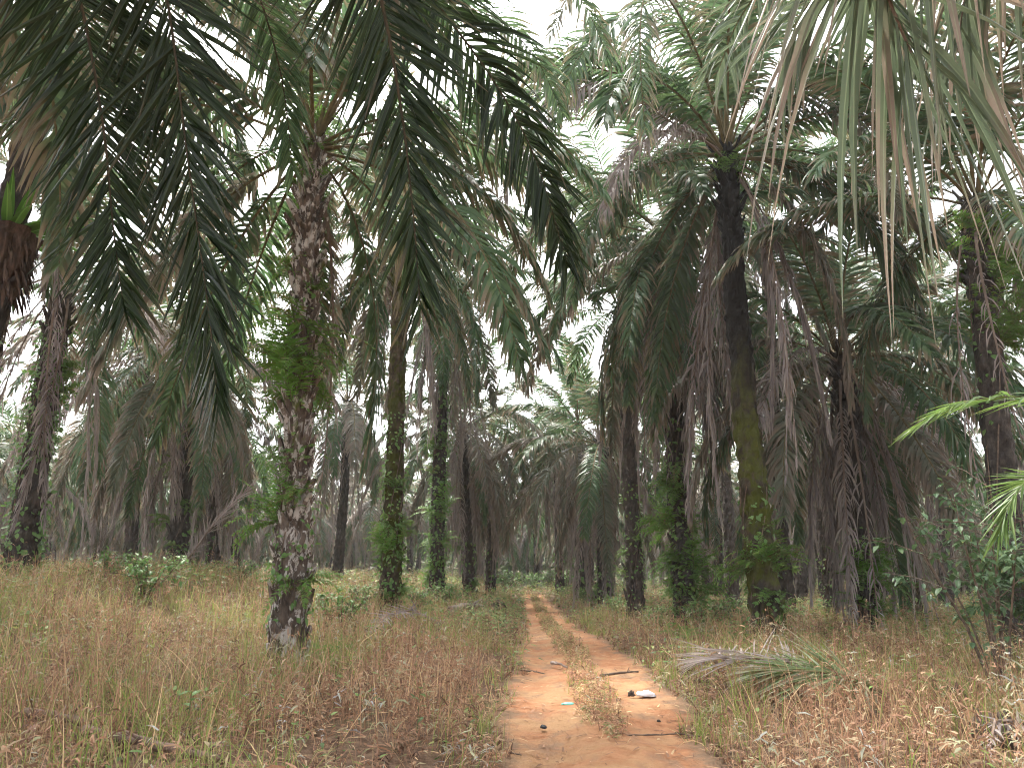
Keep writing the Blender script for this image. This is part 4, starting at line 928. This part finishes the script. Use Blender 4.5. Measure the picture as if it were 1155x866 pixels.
stick('fallen_twig', 'short thin twig near the left front of the track', [gpt(572, 850, .01), gpt(588, 853, .012)], .008, 'twig', 5, 'twig', 9)
stick('fallen_log', 'grey weathered log beside the track between the mossy trunk and the dark stump', [gpt(508, 697, .22), gpt(528, 693, .30), gpt(545, 692, .28)], .15, 'wood', 9, 'log', 10)
stick('bent_branch', 'bare brown branch sticking out left from the palm with dark dead fronds', [at(1005, 659, 25), at(1022, 656, 25), at(1042, 651, 25.5)], .05, 'twig', 7, 'branch', 11)
def lump(name, label, cat, px, py, sx, sy, sz, mat, seed, amp=.35, folds=2.5):
    q = ground(px, py); mb = MB(); rows = []
    for i in range(13):
        ph = math.pi * i / 12; row = []
        for k in range(22):
            a = 2 * math.pi * k / 22; v = Vector((math.sin(ph) * math.cos(a), math.sin(ph) * math.sin(a), math.cos(ph)))
            s = 1 + amp * noise.noise(v * folds + Vector((seed * 7, 0, 0))) + amp * .6 * noise.noise(v * folds * 2.7 + Vector((0, seed * 5, 0)))
            row.append(mb.vert(Vector((v.x * sx * s, v.y * sy * s, max(-.15, v.z) * sz * s + .01))))
        rows.append(row)
    for i in range(12):
        for k in range(22): mb.face((rows[i][k], rows[i][(k + 1) % 22], rows[i + 1][(k + 1) % 22], rows[i + 1][k]))
    o = obj(name, mb.mesh(name, [M[mat]], True)); o.location = q; o.rotation_euler = (0, 0, seed); tag(o, label, cat); return o
lump('plastic_bag', 'crumpled white plastic bag on the right edge of the track', 'bag', 729, 785,   .12, .07, .05, 'plastic_white', 3, .45, 3)
lump('plastic_wrapper', 'flat turquoise green plastic scrap on the middle of the track', 'wrapper', 641, 795, .085, .04, .022, 'plastic_green', 0, .3)
lump('rubber_scrap', 'small black scrap lying in the left wheel rut near the front', 'scrap', 613, 822, .05, .03, .025, 'plastic_black', 5, .3)
lump('dirt_clod', 'dark clod with dead roots left of the white bag', 'clod', 712, 785, .05, .04, .05, 'rot', 7, .6, 3.5)
lump('pebble', 'small dark pebble on the right side of the track front', 'pebble', 743, 815, .025, .02, .018, 'rot', 8, .4)
lump('tree_stump', 'dark rotten stump at the left edge of the track middle distance', 'stump', 563, 694, .42, .36, .52, 'rot', 9, .45, 2.2)
lump('leaf_pile', 'dark pile of rotting leaf litter in the weeds at the lower right', 'pile', 1128, 838, .35, .25, .22, 'rot', 11, .6, 3.5)
lump('leaf_pile', 'dark clump of rotten litter in the weeds below the leafy shrub', 'pile', 1080, 795, .16, .14, .2, 'rot', 12, .6, 3.5)

# ------------------------------------------------------------------ air, sky, sun
H = MB(); x0, x1, y0, y1, z0, z1 = -440, 440, -80, 440, -4, 26
vs = [H.vert((x, y, z)) for z in (z0, z1) for y in (y0, y1) for x in (x0, x1)]
for f in ((0, 2, 3, 1), (4, 5, 7, 6), (0, 1, 5, 4), (2, 6, 7, 3), (0, 4, 6, 2), (1, 3, 7, 5)): H.face([vs[i] for i in f])
hm = bpy.data.materials.new('haze'); hm.use_nodes = True; nt = hm.node_tree; nt.nodes.clear()
ho = nt.nodes.new('ShaderNodeOutputMaterial'); pv = nt.nodes.new('ShaderNodeVolumePrincipled')
pv.inputs['Color'].default_value = (.93, .95, .96, 1); pv.inputs['Density'].default_value = .0006; pv.inputs['Anisotropy'].default_value = .2
nt.links.new(pv.outputs[0], ho.inputs['Volume'])
HAZE = True
if HAZE: tag(obj('haze', H.mesh('haze', [hm])), kind='stuff')

w = bpy.data.worlds.new('World'); sc.world = w; w.use_nodes = True; nt = w.node_tree
bg = nt.nodes['Background']; sky = nt.nodes.new('ShaderNodeTexSky'); sky.sky_type = 'NISHITA'; sky.sun_disc = False
EL, RO = R(60), R(-28)
sky.sun_elevation = EL; sky.sun_rotation = RO; sky.air_density = 1.0; sky.dust_density = 5.0; sky.ozone_density = 1.0
hs = nt.nodes.new('ShaderNodeHueSaturation'); hs.inputs['Saturation'].default_value = .25
nt.links.new(sky.outputs[0], hs.inputs['Color']); nt.links.new(hs.outputs[0], bg.inputs['Color']); bg.inputs['Strength'].default_value = .10
sl = bpy.data.lights.new('sun', 'SUN'); sl.energy = 1.5; sl.angle = R(12); sl.color = (1, .96, .9)
so = bpy.data.objects.new('sun', sl); COL.objects.link(so)
# nishita: rotation 0 puts the sun at +Y, turning clockwise seen from above
sd = Vector((math.sin(RO) * math.cos(EL), math.cos(RO) * math.cos(EL), math.sin(EL)))
so.rotation_euler = (-sd).to_track_quat('-Z', 'Y').to_euler(); so.location = (0, 0, 30)
vs_ = sc.view_settings; vs_.view_transform = 'Standard'; vs_.look = 'None'; vs_.gamma = 1; vs_.exposure = 2.9; vs_.use_curve_mapping = False
cy = sc.cycles; cy.use_adaptive_sampling = True; cy.adaptive_threshold = .02; cy.max_bounces = 4; cy.diffuse_bounces = 3; cy.glossy_bounces = 2; cy.transmission_bounces = 3; cy.volume_bounces = 1; cy.transparent_max_bounces = 4
cy.use_denoising = True; cy.pixel_filter_type = 'BLACKMAN_HARRIS'; cy.filter_width = 1.1
try: cy.denoiser = 'OPENIMAGEDENOISE'
except Exception: pass
print('far palms', far_n, 'beyond', len(beyond))
